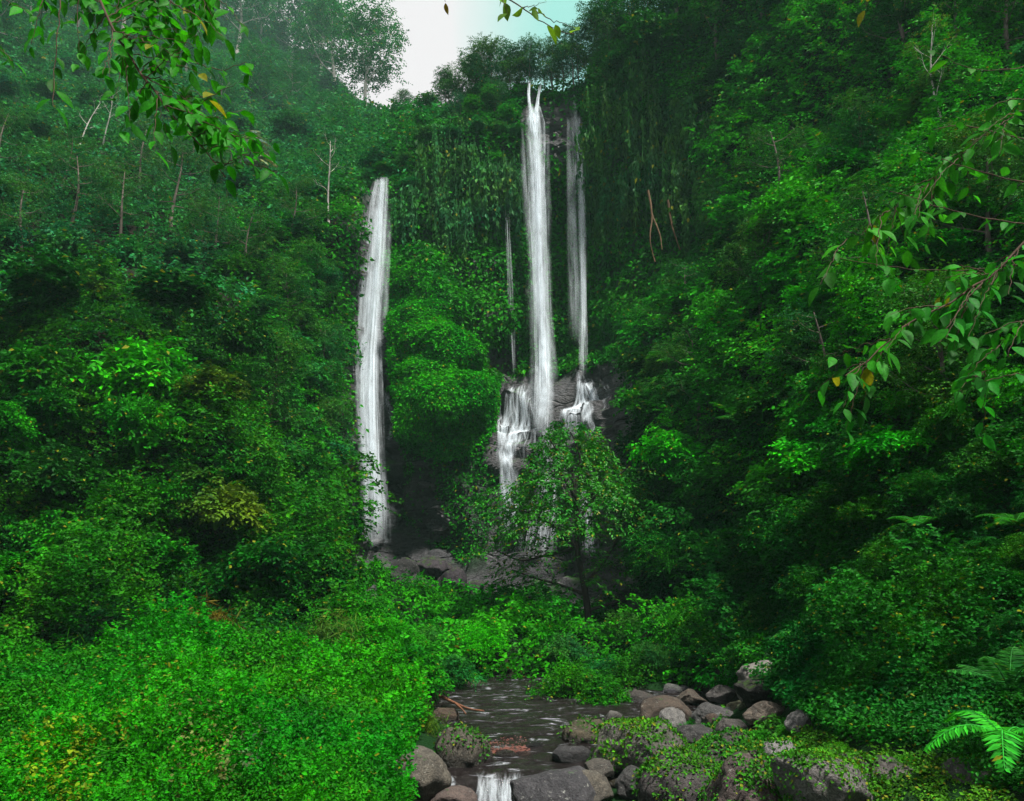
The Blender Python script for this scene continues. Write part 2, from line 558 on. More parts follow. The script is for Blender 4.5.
def stream_material():
    m, t, out = mat_new("stream_water")
    L = t.links.new
    geo = N(t, "ShaderNodeNewGeometry")
    mp = N(t, "ShaderNodeMapping")
    mp.inputs["Scale"].default_value = (2.2, 1.0, 1.0)
    L(geo.outputs["Position"], mp.inputs[0])
    n1 = N(t, "ShaderNodeTexNoise", Scale=4.0, Detail=6.0, Roughness=0.62, Distortion=0.8)
    L(mp.outputs[0], n1.inputs["Vector"])
    bp = N(t, "ShaderNodeBump", Strength=1.0, Distance=0.16)
    L(n1.outputs["Fac"], bp.inputs["Height"])
    pb = N(t, "ShaderNodeBsdfPrincipled", Roughness=0.12)
    pb.inputs["Base Color"].default_value = (0.011, 0.008, 0.008, 1)
    pb.inputs["Specular IOR Level"].default_value = 0.35
    L(bp.outputs[0], pb.inputs["Normal"])
    # broken white water
    mp2 = N(t, "ShaderNodeMapping")
    mp2.inputs["Scale"].default_value = (1.3, 3.6, 1.0)
    L(geo.outputs["Position"], mp2.inputs[0])
    n2 = N(t, "ShaderNodeTexNoise", Scale=1.5, Detail=7.0, Roughness=0.72, Distortion=0.9)
    L(mp2.outputs[0], n2.inputs["Vector"])
    fr = N(t, "ShaderNodeMapRange")
    fr.inputs["From Min"].default_value = 0.57; fr.inputs["From Max"].default_value = 0.78
    fr.inputs["To Max"].default_value = 0.6
    L(n2.outputs["Fac"], fr.inputs["Value"])
    wh = N(t, "ShaderNodeBsdfDiffuse", Color=(0.55, 0.6, 0.64, 1))
    ms = N(t, "ShaderNodeMixShader")
    L(fr.outputs["Result"], ms.inputs[0]); L(pb.outputs[0], ms.inputs[1]); L(wh.outputs[0], ms.inputs[2]); L(ms.outputs[0], out.inputs["Surface"])
    return m
M_STREAM = stream_material()

# ------------------------------------------------------------------ terrain: one valley sheet
CTRL = [
    # left bank in front
    (0, 800, 8), (200, 800, 8.5), (400, 800, 11), (0, 700, 12.3), (200, 700, 12.6), (330, 720, 13.5), (0, 640, 17), (200, 650, 17), (350, 670, 17.5), (400, 720, 15.5), (420, 760, 13.5),
    (0, 600, 20), (0, 500, 22), (0, 400, 25), (0, 300, 30), (150, 310, 33), (150, 400, 28), (150, 500, 24), (150, 600, 20.5), (250, 450, 29), (240, 540, 26), (330, 545, 33), (300, 600, 25), (340, 640, 21), (200, 350, 34),
    (0, 265, 37), (0, 200, 41), (0, 100, 75), (0, 0, 210), (0, -150, 290), (150, 250, 43), (150, 200, 50), (100, 150, 58), (250, 200, 58), (250, 280, 43), (300, 100, 190), (200, 0, 275), (200, 80, 150), (120,60,150), (350, 130, 130), (320, 60, 265), (100, -50, 280), (240, 40, 240), (270,140,95), (300,170,75), (260, 350, 40), (260, 400, 37),
    (300, 250, 47), (335, 200, 53), (340, 300, 49.5), (330, 400, 47), (342, 400, 48.5), (335, 500, 43), (350, 180, 57),
    # falls cliff
    (372, 200, 55.5), (372, 300, 53), (372, 400, 51), (372, 500, 50), (375, 550, 48.5), (390, 200, 55.5), (395, 260, 54), (395, 340, 51), (390, 390, 51), (400, 410, 48.8), (400, 500, 47.4), (410, 560, 46.2),
    (420, 110, 74), (400, 140, 62), (375,110,180), (385, 172, 56.5), (450, 180, 57), (450, 130, 59), (420, 240, 56), (460, 260, 55.5), (430, 300, 51.5), (450, 360, 48), (440, 410, 46), (440, 450, 47.2), (450, 520, 47), (450, 580, 45), (480, 330, 52), (490, 385, 51),
    (500, 95, 58), (535, 85, 57.5), (520, 130, 56.5), (540, 200, 56.5), (540, 300, 56), (540, 345, 54.5), (555, 368, 53.5), (545, 385, 50), (540, 420, 48), (540, 500, 47.5), (540, 560, 46.5), (540, 605, 44), (505, 440, 48.5),
    (580, 80, 57), (590, 110, 55), (600, 200, 56), (600, 300, 54.5), (600, 355, 52.5), (600, 385, 48), (600, 440, 46), (600, 500, 45), (605, 590, 41), (630, 360, 47), (620, 320, 51),
    (650, 50, 53), (650, 110, 51), (650, 200, 52), (650, 260, 50), (650, 300, 47), (640, 350, 43.5), (640, 430, 40.5), (650, 520, 37), (650, 590, 30), (680, 360, 39),
    (700, 0, 50), (720, 100, 47.5), (720, 180, 47), (740, 230, 42), (750, 300, 34), (750, 400, 29), (750, 500, 26), (750, 590, 22.5), (750, 650, 19.5), (780, 150, 42),
    (850, 0, 41), (850, 100, 36), (850, 200, 28), (850, 300, 22), (850, 400, 19), (850, 500, 17), (850, 600, 14.5), (850, 690, 11.6),
    (1024, 0, 30), (1024, 100, 24), (1024, 200, 19), (1024, 400, 14), (1024, 600, 11), (1024, 700, 9.2), (1024, 800, 7.6), (850, 760, 9.6), (850, 800, 8.6), (750, 800, 10), (650, 800, 11.2),
    # stream and valley floor
    (550, 800, 11.7), (500, 800, 11.8), (500, 740, 15.6), (550, 740, 15.6), (480, 690, 21), (550, 690, 21.5), (640, 700, 20), (700, 690, 20), (620, 750, 14.6), (700, 730, 16), (720, 760, 12.8),
    (480, 650, 27), (470, 620, 34), (550, 640, 29), (560, 615, 37), (420, 600, 35), (420, 650, 25), (650, 650, 24), (640, 620, 27), (700, 640, 21),
    # beyond the frame
    (-480, 800, 5), (-480, 600, 10), (-480, 300, 17), (-480, 0, 36), (-250, 300, 24), (-250, 100, 40), (1500, 800, 5), (1500, 600, 6), (1500, 300, 8), (1500, 0, 17), (1250, 300, 12), (1250, 0, 22), (1250, 700, 6.5),
    (0, 1000, 5), (512, 1000, 7), (1024, 1000, 5.2), (-480, 1000, 3.6), (1500, 1000, 3.6), (250, 1000, 5.6), (760, 1000, 6.2), (700, -150, 56), (1024, -200, 36), (1500, -250, 22),
]
CT = np.array(CTRL, float)
_xy = CT[:, :2] / 100.0
_A = np.linalg.norm(_xy[:, None] - _xy[None], axis=-1) + np.eye(len(CT)) * 0.04 * -1
_Q = np.concatenate([np.ones((len(CT), 1)), _xy], 1)
_M = np.block([[_A, _Q], [_Q.T, np.zeros((3, 3))]])
_sol = np.linalg.solve(_M, np.concatenate([np.log(CT[:, 2]), np.zeros(3)]))

def depth(px, py):
    px = np.asarray(px, float); py = np.asarray(py, float)
    sh = np.broadcast(px, py).shape
    q = np.stack(np.broadcast_arrays(px, py), -1).reshape(-1, 2) / 100.0
    o = np.empty(len(q))
    for a in range(0, len(q), 20000):
        b = q[a:a + 20000]
        o[a:a + 20000] = np.linalg.norm(b[:, None] - _xy[None], axis=-1) @ _sol[:len(CT)] + _sol[len(CT)] + b @ _sol[len(CT) + 1:]
    return np.exp(o).reshape(sh)

SKX = [-480, 0, 150, 250, 320, 360, 400, 450, 490, 520, 545, 565, 585, 620, 680, 760, 1024, 1500]
SKY = [-200, -70, -20, 20, 62, 100, 118, 112, 96, 84, 82, 88, 84, 50, 5, -40, -160, -260]
def rim(px):
    return np.interp(px, SKX, SKY)

GX = np.arange(-480, 1505, 4.0)
NR = 290
PXG = np.repeat(GX[None], NR, 0)
TT = np.linspace(0, 1, NR)[:, None]
PYG = 1000 + (rim(GX)[None] - 1000) * TT
YG = depth(PXG, PYG)
BG = P(PXG, PYG, YG)

def grid_normals(g):
    n = unit(np.cross(np.gradient(g, axis=1), np.gradient(g, axis=0)))
    cam0 = np.array([0, 0, CAMZ])
    s = np.sign(np.sum(n * (cam0 - g), -1, keepdims=True))
    return n * np.where(s == 0, 1, s)

ROCK = [
    [(345, 400), (372, 388), (402, 396), (406, 420), (404, 445), (408, 480), (402, 515), (420, 545), (470, 562), (492, 590), (480, 606), (335, 606), (335, 470)],
    [(486, 386), (512, 372), (560, 372), (602, 370), (632, 352), (632, 400), (612, 440), (622, 520), (648, 606), (490, 612), (484, 560), (494, 480), (486, 430)],
    [(386, 325), (396, 330), (402, 388), (384, 390)],
    [(476, 350), (512, 345), (528, 356), (530, 380), (482, 378)],
    [(420, 455), (440, 470), (450, 530), (425, 540), (414, 500)],
    [(520, 88), (560, 92), (590, 108), (588, 150), (566, 165), (545, 150), (520, 140)],
    [(363, 182), (392, 180), (392, 330), (384, 400), (352, 400), (352, 300)],
]
nz0 = fbm(np.stack([PXG / 22, PYG / 22, PXG * 0], -1), 3) * 9
nz1 = fbm(np.stack([PXG / 22, PYG / 22, PXG * 0 + 9], -1), 3) * 9
RK = np.zeros(PXG.shape)
for poly in ROCK:
    RK = np.maximum(RK, inpoly(PXG + nz0, PYG + nz1, poly).astype(float))
RK[inpoly(PXG, PYG, [(398, 248), (430, 250), (472, 300), (474, 345), (498, 385), (490, 420), (450, 442), (414, 432), (410, 400), (398, 380)])] = 0
STREAM = [(430, 684), (545, 684), (560, 705), (610, 712), (700, 676), (742, 684), (735, 704), (640, 760), (585, 790), (570, 1000), (430, 1000), (440, 800), (440, 770), (480, 740), (436, 715)]
SM = inpoly(PXG, PYG, STREAM).astype(float)
SM2 = SM * (PYG > 768)
def blur(a, k):
    for ax in (0, 1):
        c = np.zeros_like(a); n = 0
        for d in range(-k, k + 1):
            c += np.roll(a, d, ax); n += 1
        a = c / n
    return a
SMb = blur(SM, 2); SM2b = blur(SM2, 2)
FORE = np.clip((YG - 14) / 14, 0.06, 1)           # lumps shrink towards the camera
NG = grid_normals(BG)
lump = 1.15 * fbm(BG / 3.6, 2) + 0.45 * fbm(BG / 1.1 + 5, 2)
q = BG * np.array([0.55, 0.55, 1.5])
bank = np.clip((CX - 60 - PXG) / 120, 0, 1) * np.clip((PYG - 620) / 40, 0, 1) * np.clip((24 - YG) / 6, 0, 1)
crag = 0.75 * fbm(q / 2.2 + 3, 2) + 0.5 * (1 - np.abs(fbm(q / 1.3 + 8, 2)) * 2) + 0.22 * fbm(BG / 0.45, 2)
zz = BG[..., 2] * 0.8 + 0.5 * vnoise(BG / 4)
crag += 0.35 * (np.abs((zz % 1.0) - 0.5) * 2)
RKb = blur(RK, 1)
DISP = (lump * (1 - RKb) + (crag - 0.6) * RKb) * FORE * (1 - 0.85 * SMb)
for (cx_, cy_, rx_, ry_, h_) in [(415, 275, 34, 26, 1.3), (448, 300, 24, 20, .9), (425, 335, 30, 24, 1.4), (455, 350, 26, 22, 1.3), (440, 395, 36, 26, 1.2), (472, 405, 24, 22, 1.2), (425, 425, 20, 16, .8), (560, 335, 40, 14, .8), (620, 320, 34, 18, 1.0), (500, 325, 24, 14, .8)]:
    e_ = 0.28 * fbm(BG / 1.6 + 11, 3) + ((PXG - cx_) / rx_) ** 2 + ((PYG - cy_) / ry_) ** 2
    DISP = DISP * (1 - 0.45 * np.exp(-np.abs(e_) * 2)) + h_ * np.clip(1 - np.abs(e_), 0, None) ** 0.75
DISP = DISP + bank * (0.42 * fbm(BG / 2.1 + 2, 2) + 0.16 * fbm(BG / 0.7, 2))
GG = BG + NG * DISP[..., None]
GG[..., 2] -= 0.42 * SMb + 0.55 * SM2b
NG2 = grid_normals(GG)

CLIFFP = [(345, -10), (700, -10), (700, 340), (640, 360), (648, 612), (335, 612), (335, 200)]
def sheet():
    v = list(GG.reshape(-1, 3))
    ncol = len(GX)
    idx = np.arange(NR * ncol).reshape(NR, ncol)
    quads = np.stack([idx[:-1, :-1], idx[:-1, 1:], idx[1:, 1:], idx[1:, :-1]], -1)
    pc = (PXG[:-1, :-1] + 2, (PYG[:-1, :-1] + PYG[1:, :-1]) / 2)
    cl = inpoly(pc[0], pc[1], CLIFFP)
    extra = []
    # plateau behind the rim
    top = GG[-1]
    out = unit(top * np.array([1, 1, 0.0]))
    rows = [idx[-1]]
    pts = []
    n0 = NR * ncol
    for k, (d, h) in enumerate([(3, .4), (8, 1.2), (20, 3), (60, 8), (160, 10)]):
        pts.append(top + out * d + np.array([0, 0, h]))
        rows.append(np.arange(ncol) + n0 + k * ncol)
    n1 = n0 + 5 * ncol
    low = GG[0]
    rows2 = [idx[0]]
    for k, (sx, y, z) in enumerate([(1.0, 2.5, 1.35), (1.4, -4, 1.2), (3.0, -25, 1.5), (9, -90, 4)]):
        a = low.copy(); a[:, 0] *= sx; a[:, 1] = y; a[:, 2] = z
        pts.append(a)
        rows2.append(np.arange(ncol) + n1 + k * ncol)
    allv = np.concatenate([GG.reshape(-1, 3)] + pts)
    ex = []
    for a, b in zip(rows[:-1], rows[1:]):
        ex.append(np.stack([a[:-1], a[1:], b[1:], b[:-1]], -1))
    for a, b in zip(rows2[:-1], rows2[1:]):
        ex.append(np.stack([b[:-1], b[1:], a[1:], a[:-1]], -1))
    for nm, fa, mt in (("ground", np.concatenate([quads[~cl].reshape(-1, 4)] + ex), M_GROUND), ("cliff", quads[cl].reshape(-1, 4), M_CLIFF)):
        u, inv = np.unique(fa, return_inverse=True)
        mb = MB(); mb.add(allv[u], inv.reshape(-1, 4), 0, nm == "ground")
        me = mb.mesh(nm, mt)
        bare = np.zeros(len(allv)); bare[:NR * ncol] = np.clip(RKb * 1.6 + 0.25 * fbm(GG / 1.3, 3) * (RKb > 0.02), 0, 1).ravel()
        at_ = me.attributes.new("bare", 'FLOAT', 'POINT')
        if len(me.vertices) == len(u):
            at_.data.foreach_set("value", bare[u].astype(np.float32))
        o = link(nm, me)
        tag(o, kind="structure")
sheet()

def at(px, py, lift=0.0):
    """Terrain point, normal and depth at picture position (arrays)."""
    px = np.asarray(px, float); py = np.asarray(py, float)
    c = np.clip((px - GX[0]) / 4.0, 0, len(GX) - 1.001)
    r = np.clip((1000 - py) / (1000 - rim(px)), 0, 1) * (NR - 1.001)
    c0 = np.floor(c).astype(int); r0 = np.floor(r).astype(int)
    a = (c - c0)[..., None]; b = (r - r0)[..., None]
    def bl(g):
        return (g[r0, c0] * (1 - a) + g[r0, c0 + 1] * a) * (1 - b) + (g[r0 + 1, c0] * (1 - a) + g[r0 + 1, c0 + 1] * a) * b
    p = bl(GG); n = unit(bl(NG2))
    return p + n * lift, n, p[..., 1]

def rockmask(px, py):
    c = np.clip(((px - GX[0]) / 4.0).round().astype(int), 0, len(GX) - 1)
    r = np.clip(((1000 - py) / (1000 - rim(px)) * (NR - 1)).round().astype(int), 0, NR - 1)
    return RK[r, c], SM[r, c]

def area(poly):
    p = np.array(poly, float)
    x, y = p[:, 0], p[:, 1]
    return abs(np.sum(x * np.roll(y, -1) - y * np.roll(x, -1))) / 2

def sample(poly, n):
    p = np.array(poly, float)
    lo, hi = p.min(0), p.max(0)
    o = []
    while sum(map(len, o)) < n:
        c = rng.uniform(lo, hi, (n * 2, 2))
        o.append(c[inpoly(c[:, 0], c[:, 1], poly)])
    c = np.concatenate(o)[:n]
    return c[:, 0], c[:, 1]

_e1 = GG[:-1, 1:] - GG[:-1, :-1]; _e2 = GG[1:, :-1] - GG[:-1, :-1]
CELL = np.linalg.norm(np.cross(_e1, _e2), axis=-1) * F * F / np.maximum(GG[:-1, :-1, 1], 3) ** 2
CELL = np.minimum(CELL, np.median(CELL) * 8)
def cover(poly, per):
    """Places spread over the real surface inside a picture polygon, PER of them to each square pixel it would fill seen square on."""
    cc = inpoly(PXG[:-1, :-1] + 2, (PYG[:-1, :-1] + PYG[1:, :-1]) / 2, poly)
    r, c = np.nonzero(cc)
    wgt = CELL[r, c]
    n = int(min(wgt.sum(), area(poly) * 2.6) * per)
    k = rng.choice(len(r), n, p=wgt / wgt.sum())
    px = GX[c[k]] + rng.random(n) * 4
    py = 1000 + (rim(px) - 1000) * (r[k] + rng.random(n)) / (NR - 1)
    return px, py

# ------------------------------------------------------------------ leaf carpets (ground cover and creepers: nobody could count them)
def carpet(name, label, cat, poly, s, layers, color, mat=M_LEAF, thick=0.35, upb=0.6, hang=0.6, kind=0, wr=0.62, avoid_rock=True, jit=0.5, clump=None):
    px, py = cover(poly, layers * 0.8 / (s * s * 0.3))
    n = len(px)
    keep = np.ones(n, bool)
    rk, sm = rockmask(px, py)
    if avoid_rock:
        keep &= (rk < 0.5) | (rng.random(n) < 0.04)
    keep &= sm < 0.5
    if clump is not None:
        keep &= fbm(np.stack([px / clump, py / clump, px * 0 + 3], -1), 2) > rng.normal(-0.15, 0.25, n)
    px, py = px[keep], py[keep]
    p, nr, Y = at(px, py)
    n = len(p)
    off = rng.random(n) ** 1.5 * thick * np.clip(Y / 30, 0.15, 1.4)
    p = p + nr * off[:, None]
    nn = nr * (1 - upb) + np.array([0, 0, 1.0]) * upb + rng.normal(size=(n, 3)) * jit
    ax = np.array([0, 0, -1.0]) * hang + nr * 0.5 + rng.normal(size=(n, 3)) * 0.6
    ax = ax - unit(nn) * np.sum(ax * unit(nn), -1, keepdims=True)
    L = s * Y / F * rng.uniform(0.6, 1.35, n)
    mb = MB()
    leaves(mb, p, ax, nn, L, L * wr, kind)
    o = link(name, mb.mesh(name, mat), color)
    return tag(o, label, cat, kind="stuff")

G_MID = (0.007, 0.125, 0.003)
G_BRIGHT = (0.009, 0.2, 0.002)
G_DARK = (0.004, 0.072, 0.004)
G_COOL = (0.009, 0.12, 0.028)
G_OLIVE = (0.05, 0.1, 0.01)

carpet("creepers", "broad leaved creepers hanging over the cliff around the tall falls", "creepers",
       [(380, 110), (520, 84), (600, 60), (700, 0), (740, 120), (700, 300), (640, 360), (600, 372), (480, 385), (470, 330), (385, 260)], 5.0, 3.0, G_MID, thick=0.45, upb=0.4, hang=0.9)
carpet("creepers", "bright fine leaved creeper mat on the rounded buttress between the falls", "creepers",
       [(384, 248), (430, 250), (472, 300), (480, 370), (498, 385), (498, 430), (465, 458), (412, 452), (404, 420), (395, 380), (395, 330), (384, 310)], 2.7, 5.0, G_BRIGHT, thick=0.22, upb=0.6, jit=0.35, avoid_rock=False)
carpet("creepers", "bright creeper tuft on the lower bulge of the rounded buttress", "creepers", [(404, 395), (470, 385), (482, 430), (445, 462), (406, 445)], 2.8, 3.0, G_BRIGHT, thick=.25, upb=.5, avoid_rock=False)
carpet("creepers", "dark mossy plants clinging to the wet rock below the buttress", "creepers",
       [(408, 440), (495, 415), (500, 480), (490, 560), (470, 565), (430, 545), (405, 515)], 3.4, 1.2, G_MID, thick=0.25, clump=26)
carpet("creepers", "green plants on the sloping shelf below the thin right fall", "creepers",
       [(480, 330), (560, 320), (640, 290), (700, 260), (690, 330), (635, 352), (590, 370), (480, 392)], 3.0, 4.0, (0.008, 0.13, 0.0025), thick=0.35, upb=0.6)
carpet("undergrowth", "leafy undergrowth on the ridge left of the tall left fall", "undergrowth",
       [(240, 200), (372, 160), (362, 200), (356, 300), (354, 400), (340, 470), (335, 560), (290, 600), (230, 440)], 5.0, 2.4, G_MID, thick=0.7)
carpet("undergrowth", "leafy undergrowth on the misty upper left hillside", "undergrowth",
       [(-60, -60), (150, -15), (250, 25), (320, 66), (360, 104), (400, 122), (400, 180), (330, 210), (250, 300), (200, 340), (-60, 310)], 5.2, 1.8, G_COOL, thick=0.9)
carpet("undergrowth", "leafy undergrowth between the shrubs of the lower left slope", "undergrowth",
       [(-60, 280), (200, 300), (300, 420), (340, 540), (340, 650), (-60, 650)], 4.4, 1.6, (0.003, 0.05, 0.006), thick=0.5)  # leaf colour darkened so gaps between the shrubs look shaded
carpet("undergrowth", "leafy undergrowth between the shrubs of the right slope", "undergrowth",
       [(610, 40), (760, -30), (1090, -150), (1090, 720), (760, 680), (650, 600), (615, 440), (640, 350), (700, 300), (720, 150)], 4.4, 1.6, (0.003, 0.05, 0.006), thick=0.5)  # darker green puts shade into the gaps between the shrubs
carpet("undergrowth", "leafy undergrowth on the valley floor below the falls", "undergrowth",
       [(330, 540), (420, 560), (480, 600), (660, 612), (790, 670), (740, 684), (545, 690), (440, 690), (400, 720), (300, 660)], 5.0, 2.2, G_MID, thick=0.6)
carpet("ground_cover", "bright green low herbs covering the left bank in front", "ground cover",
       [(-80, 640), (120, 648), (300, 655), (395, 690), (425, 730), (405, 760), (395, 1000), (-80, 1000)], 3.8, 3.0, (0.008, 0.13, 0.0025), mat=M_HERB, thick=0.7, upb=0.65, hang=0.1, kind=1, jit=0.55)
carpet("ground_cover", "yellow green moss and small plants over the right bank in front", "ground cover",
       [(655, 740), (700, 722), (760, 715), (840, 740), (1000, 770), (1100, 1000), (600, 1000), (640, 790)], 4.2, 2.0, (0.016, 0.11, 0.004), mat=M_MOSS, thick=0.25, upb=0.7, hang=0.1, clump=24)
carpet("ground_cover", "dark green small leaved plants on the right bank under the slope", "ground cover",
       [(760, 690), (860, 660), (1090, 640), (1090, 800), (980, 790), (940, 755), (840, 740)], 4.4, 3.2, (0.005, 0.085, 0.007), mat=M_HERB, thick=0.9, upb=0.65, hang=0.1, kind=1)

def thicket(name, label, cat, poly, s, layers, color, hpx=30, clump=42, nl=10, mat=M_LEAF, kind=0, upd=0.25, wr=0.58, lift=(0.5, 0.6), power=0.6, sl=3.4, droop=0.35):
    """A tangle of leafy twigs heaped in uneven mounds over the ground."""
    px, py = cover(poly, layers * 0.62 / (s * s * 0.3 * nl))
    rk, sm = rockmask(px, py)
    ok = (rk < 0.5) & (sm < 0.5)
    px, py = px[ok], py[ok]; K = len(px)
    p, nr, Y = at(px, py)
    cl = fbm(np.stack([px / clump, py / clump * 1.3, px * 0 + 31], -1), 3)
    h = np.clip(0.42 + 1.15 * cl, 0.02, 1.7) * hpx * Y / F
    q_ = rng.random(K) ** power
    p = p + (nr * lift[0] + np.array([0, 0, lift[1]])) * (h * q_)[:, None]
    az = rng.uniform(0, 6.28, K)
    d = np.stack([np.cos(az), np.sin(az), np.full(K, upd) + rng.normal(size=K) * .3], -1) + nr * 0.7
    k = Y / F
    mb = MB()
    Lf = (s * k * rng.uniform(.75, 1.3, K))
    sprays(mb, p, d, Lf * sl, nl, Lf[:, None], Lf[:, None] * wr, kind, droop, upn=nr * .35 + np.array([0, 0, .8]))
    return tag(link(name, mb.mesh(name, mat), color), label, cat, kind="stuff")

thicket("thicket", "tangled leafy thicket on the lower left slope", "thicket", [(-60, 285), (200, 300), (250, 420), (345, 545), (345, 650), (-60, 655)], 4.6, 5.0, (0.008, 0.095, 0.0025), 74, 95, power=.45)
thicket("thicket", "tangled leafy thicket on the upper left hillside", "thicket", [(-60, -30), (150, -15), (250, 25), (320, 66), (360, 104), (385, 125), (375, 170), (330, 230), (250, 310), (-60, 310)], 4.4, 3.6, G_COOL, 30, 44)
thicket("thicket", "tangled leafy thicket on the ridge left of the left waterfall", "thicket", [(225, 230), (350, 185), (345, 300), (345, 400), (330, 480), (345, 560), (280, 600), (225, 430)], 4.4, 4.0, (0.008, 0.14, 0.0025), 26, 34)
thicket("thicket", "tangled leafy thicket over the right slope", "thicket", [(610, 40), (760, -40), (1090, -150), (1090, 400), (730, 490), (640, 415), (640, 350), (700, 300), (720, 150)], 4.8, 4.4, (0.01, 0.17, 0.003), 54, 75, power=.45)
thicket("thicket", "dark small leaved thicket at the foot of the right slope", "thicket", [(640, 520), (1090, 380), (1090, 740), (860, 700), (770, 690), (700, 650)], 4.6, 4.2, G_DARK, 56, 80, kind=1, power=.45)  # dark green carries the shade of this part of the slope
thicket("thicket", "leafy creepers crowding the rim of the cliff", "thicket", [(372, 130), (420, 108), (520, 90), (600, 78), (640, 55), (640, 120), (600, 130), (520, 150), (480, 180), (395, 178)], 4.0, 3.0, (0.006, 0.12, 0.014), 16, 26)
thicket("thicket", "bright leafy thicket on the valley floor", "thicket", [(330, 570), (420, 585), (480, 606), (660, 616), (780, 670), (730, 684), (545, 690), (440, 690), (400, 720), (330, 680)], 4.6, 4.0, (0.008, 0.15, 0.0025), 24, 46, kind=1)
thicket("thicket", "leafy thicket on the slope beyond the right edge", "thicket", [(1085, -150), (1490, -240), (1490, 900), (1085, 900)], 11.0, 3.0, G_MID, 60, 90, power=.5)
thicket("thicket", "leafy thicket on the slope beyond the left edge", "thicket", [(-50, -60), (-470, -180), (-470, 900), (-50, 900)], 11.0, 3.0, G_MID, 60, 90, power=.5)
thicket("ground_cover", "tall bright herbs growing over the left bank in front", "ground cover", [(-80, 645), (120, 652), (300, 660), (395, 695), (425, 730), (405, 765), (395, 1000), (-80, 1000)], 3.9, 3.4, (0.008, 0.17, 0.0025), 44, 60, nl=8, mat=M_HERB, kind=1, upd=.9, lift=(0.1, 0.9), power=.8, sl=2.6, droop=.2)

thicket("grass", "long grass blades standing among the herbs of the left bank", "grass", [(-80, 645), (300, 660), (395, 695), (425, 730), (405, 765), (395, 1000), (-80, 1000)], 14, 0.8, (0.02, 0.15, 0.006), 30, 40, nl=5, mat=M_HERB, upd=1.3, wr=.07, lift=(0, .6), sl=.5, droop=.1)
carpet("ground_cover", "yellowed low plants in a patch at the bottom left corner", "ground cover", [(20, 765), (60, 752), (95, 768), (90, 830), (20, 830)], 5, 2.0, (0.06, 0.15, 0.005), mat=M_HERB, thick=1.6, upb=.7, hang=.1, kind=1, clump=14)
carpet("ground_cover", "dry yellow brown plants in a patch in the middle of the left bank", "ground cover", [(110, 715), (180, 700), (190, 730), (130, 775), (100, 760)], 4.2, 1.1, (0.05, 0.1, 0.006), mat=M_HERB, thick=1.6, upb=.7, hang=.1, kind=1, clump=12)
carpet("ground_cover", "pale dead leaves lying in a patch at the bottom of the left bank", "ground cover", [(170, 755), (240, 765), (260, 810), (180, 815)], 4.2, .9, (0.06, 0.11, 0.03), mat=M_HERB, thick=1.5, upb=.7, hang=.1, kind=1, clump=12)

# ------------------------------------------------------------------ plant prototypes (unit size)
def shrub_proto(seed, nl=10, K=300, L=0.1, wr=0.55, layered=0.6, kind=0, droop=0.35, flat=0.95, splen=0.3):
    global rng
    keep = rng
    rng = np.random.default_rng(seed)
    M = 13
    c = rdir(M) * rnd(M, 0.2, 0.68)[:, None]
    c[:, 2] = np.abs(c[:, 2]) * flat
    rad = rnd(M, 0.26, 0.48)
    which = rng.integers(0, M, K)
    d = rdir(K)
    d[:, 2] = np.abs(d[:, 2]) * 1.1 - 0.35
    d = unit(d)
    pos = c[which] + d * (rad[which] * rng.uniform(0.55, 1.0, K))[:, None]
    dd = unit(d * np.array([1, 1, 1 - layered]) + rng.normal(size=(K, 3)) * 0.25 + np.array([0, 0, 0.1]))
    mb = MB()
    sprays(mb, pos - dd * splen * 0.4, dd, splen * rnd(K, 0.7, 1.3), nl, L, L * wr, kind, droop, upn=np.array([0, 0, 1.0]) * layered + d * (1 - layered))
    # twigs inside
    for k in range(10):
        e = c[rng.integers(0, M)] + rng.normal(size=3) * 0.12
        v, f = tube(smooth_path([(0, 0, -0.3), e * 0.5 + np.array([0, 0, -0.05]), e], 6), np.linspace(0.022, 0.006, 6), 4)
        mb.add(v, f, 1)
    me = mb.mesh("shrub", [M_LEAF, M_BARK])
    rng = keep
    return me

SHRUBS = [shrub_proto(100 + i, L=[.125, .11, .14, .1][i % 4], wr=.6, K=[300, 330, 250, 380][i % 4], layered=[.7, .5, .75, .45][i % 4], droop=[.3, .5, .25, .35][i % 4], kind=0) for i in range(6)]
NEAR_SHRUBS = [shrub_proto(140 + i, L=[.06, .075, .05][i], K=[620, 460, 800][i], nl=11, layered=[.7, .55, .5][i], splen=.24, kind=1, wr=.58) for i in range(3)]
GRASSY = [shrub_proto(160 + i, L=0.3, wr=.09, K=260, nl=6, layered=0.2, droop=0.9, splen=.35) for i in range(2)]

def frond(mb, p0, d, length, npair, wmax, droop, lw=0.22, nrm=None):
    d = unit(np.asarray(d, float))
    t = np.linspace(0, 1, npair)
    path = np.asarray(p0) + d * (t * length)[:, None] - np.array([0, 0, 1.0]) * (droop * length * t**2)[:, None]
    tg = unit(np.gradient(path, axis=0))
    side = unit(np.cross(tg, np.array([0, 0, 1.0])) + 1e-5)
    up = np.cross(side, tg)
    wl = wmax * np.sin(np.clip(t * 0.86 + 0.1, 0, 1) * math.pi) ** 0.7 + wmax * 0.08
    for sg in (-1, 1):
        ax = side * sg + tg * 0.45 - np.array([0, 0, 1.0]) * 0.25 + rng.normal(size=path.shape) * 0.06
        leaves(mb, path, ax, up + rng.normal(size=path.shape) * 0.1, wl, np.full(npair, length / npair * (1.0 + lw)), 0)
    v, f = tube(path, np.linspace(0.012, 0.004, npair) * length, 4)
    mb.add(v, f, 1)

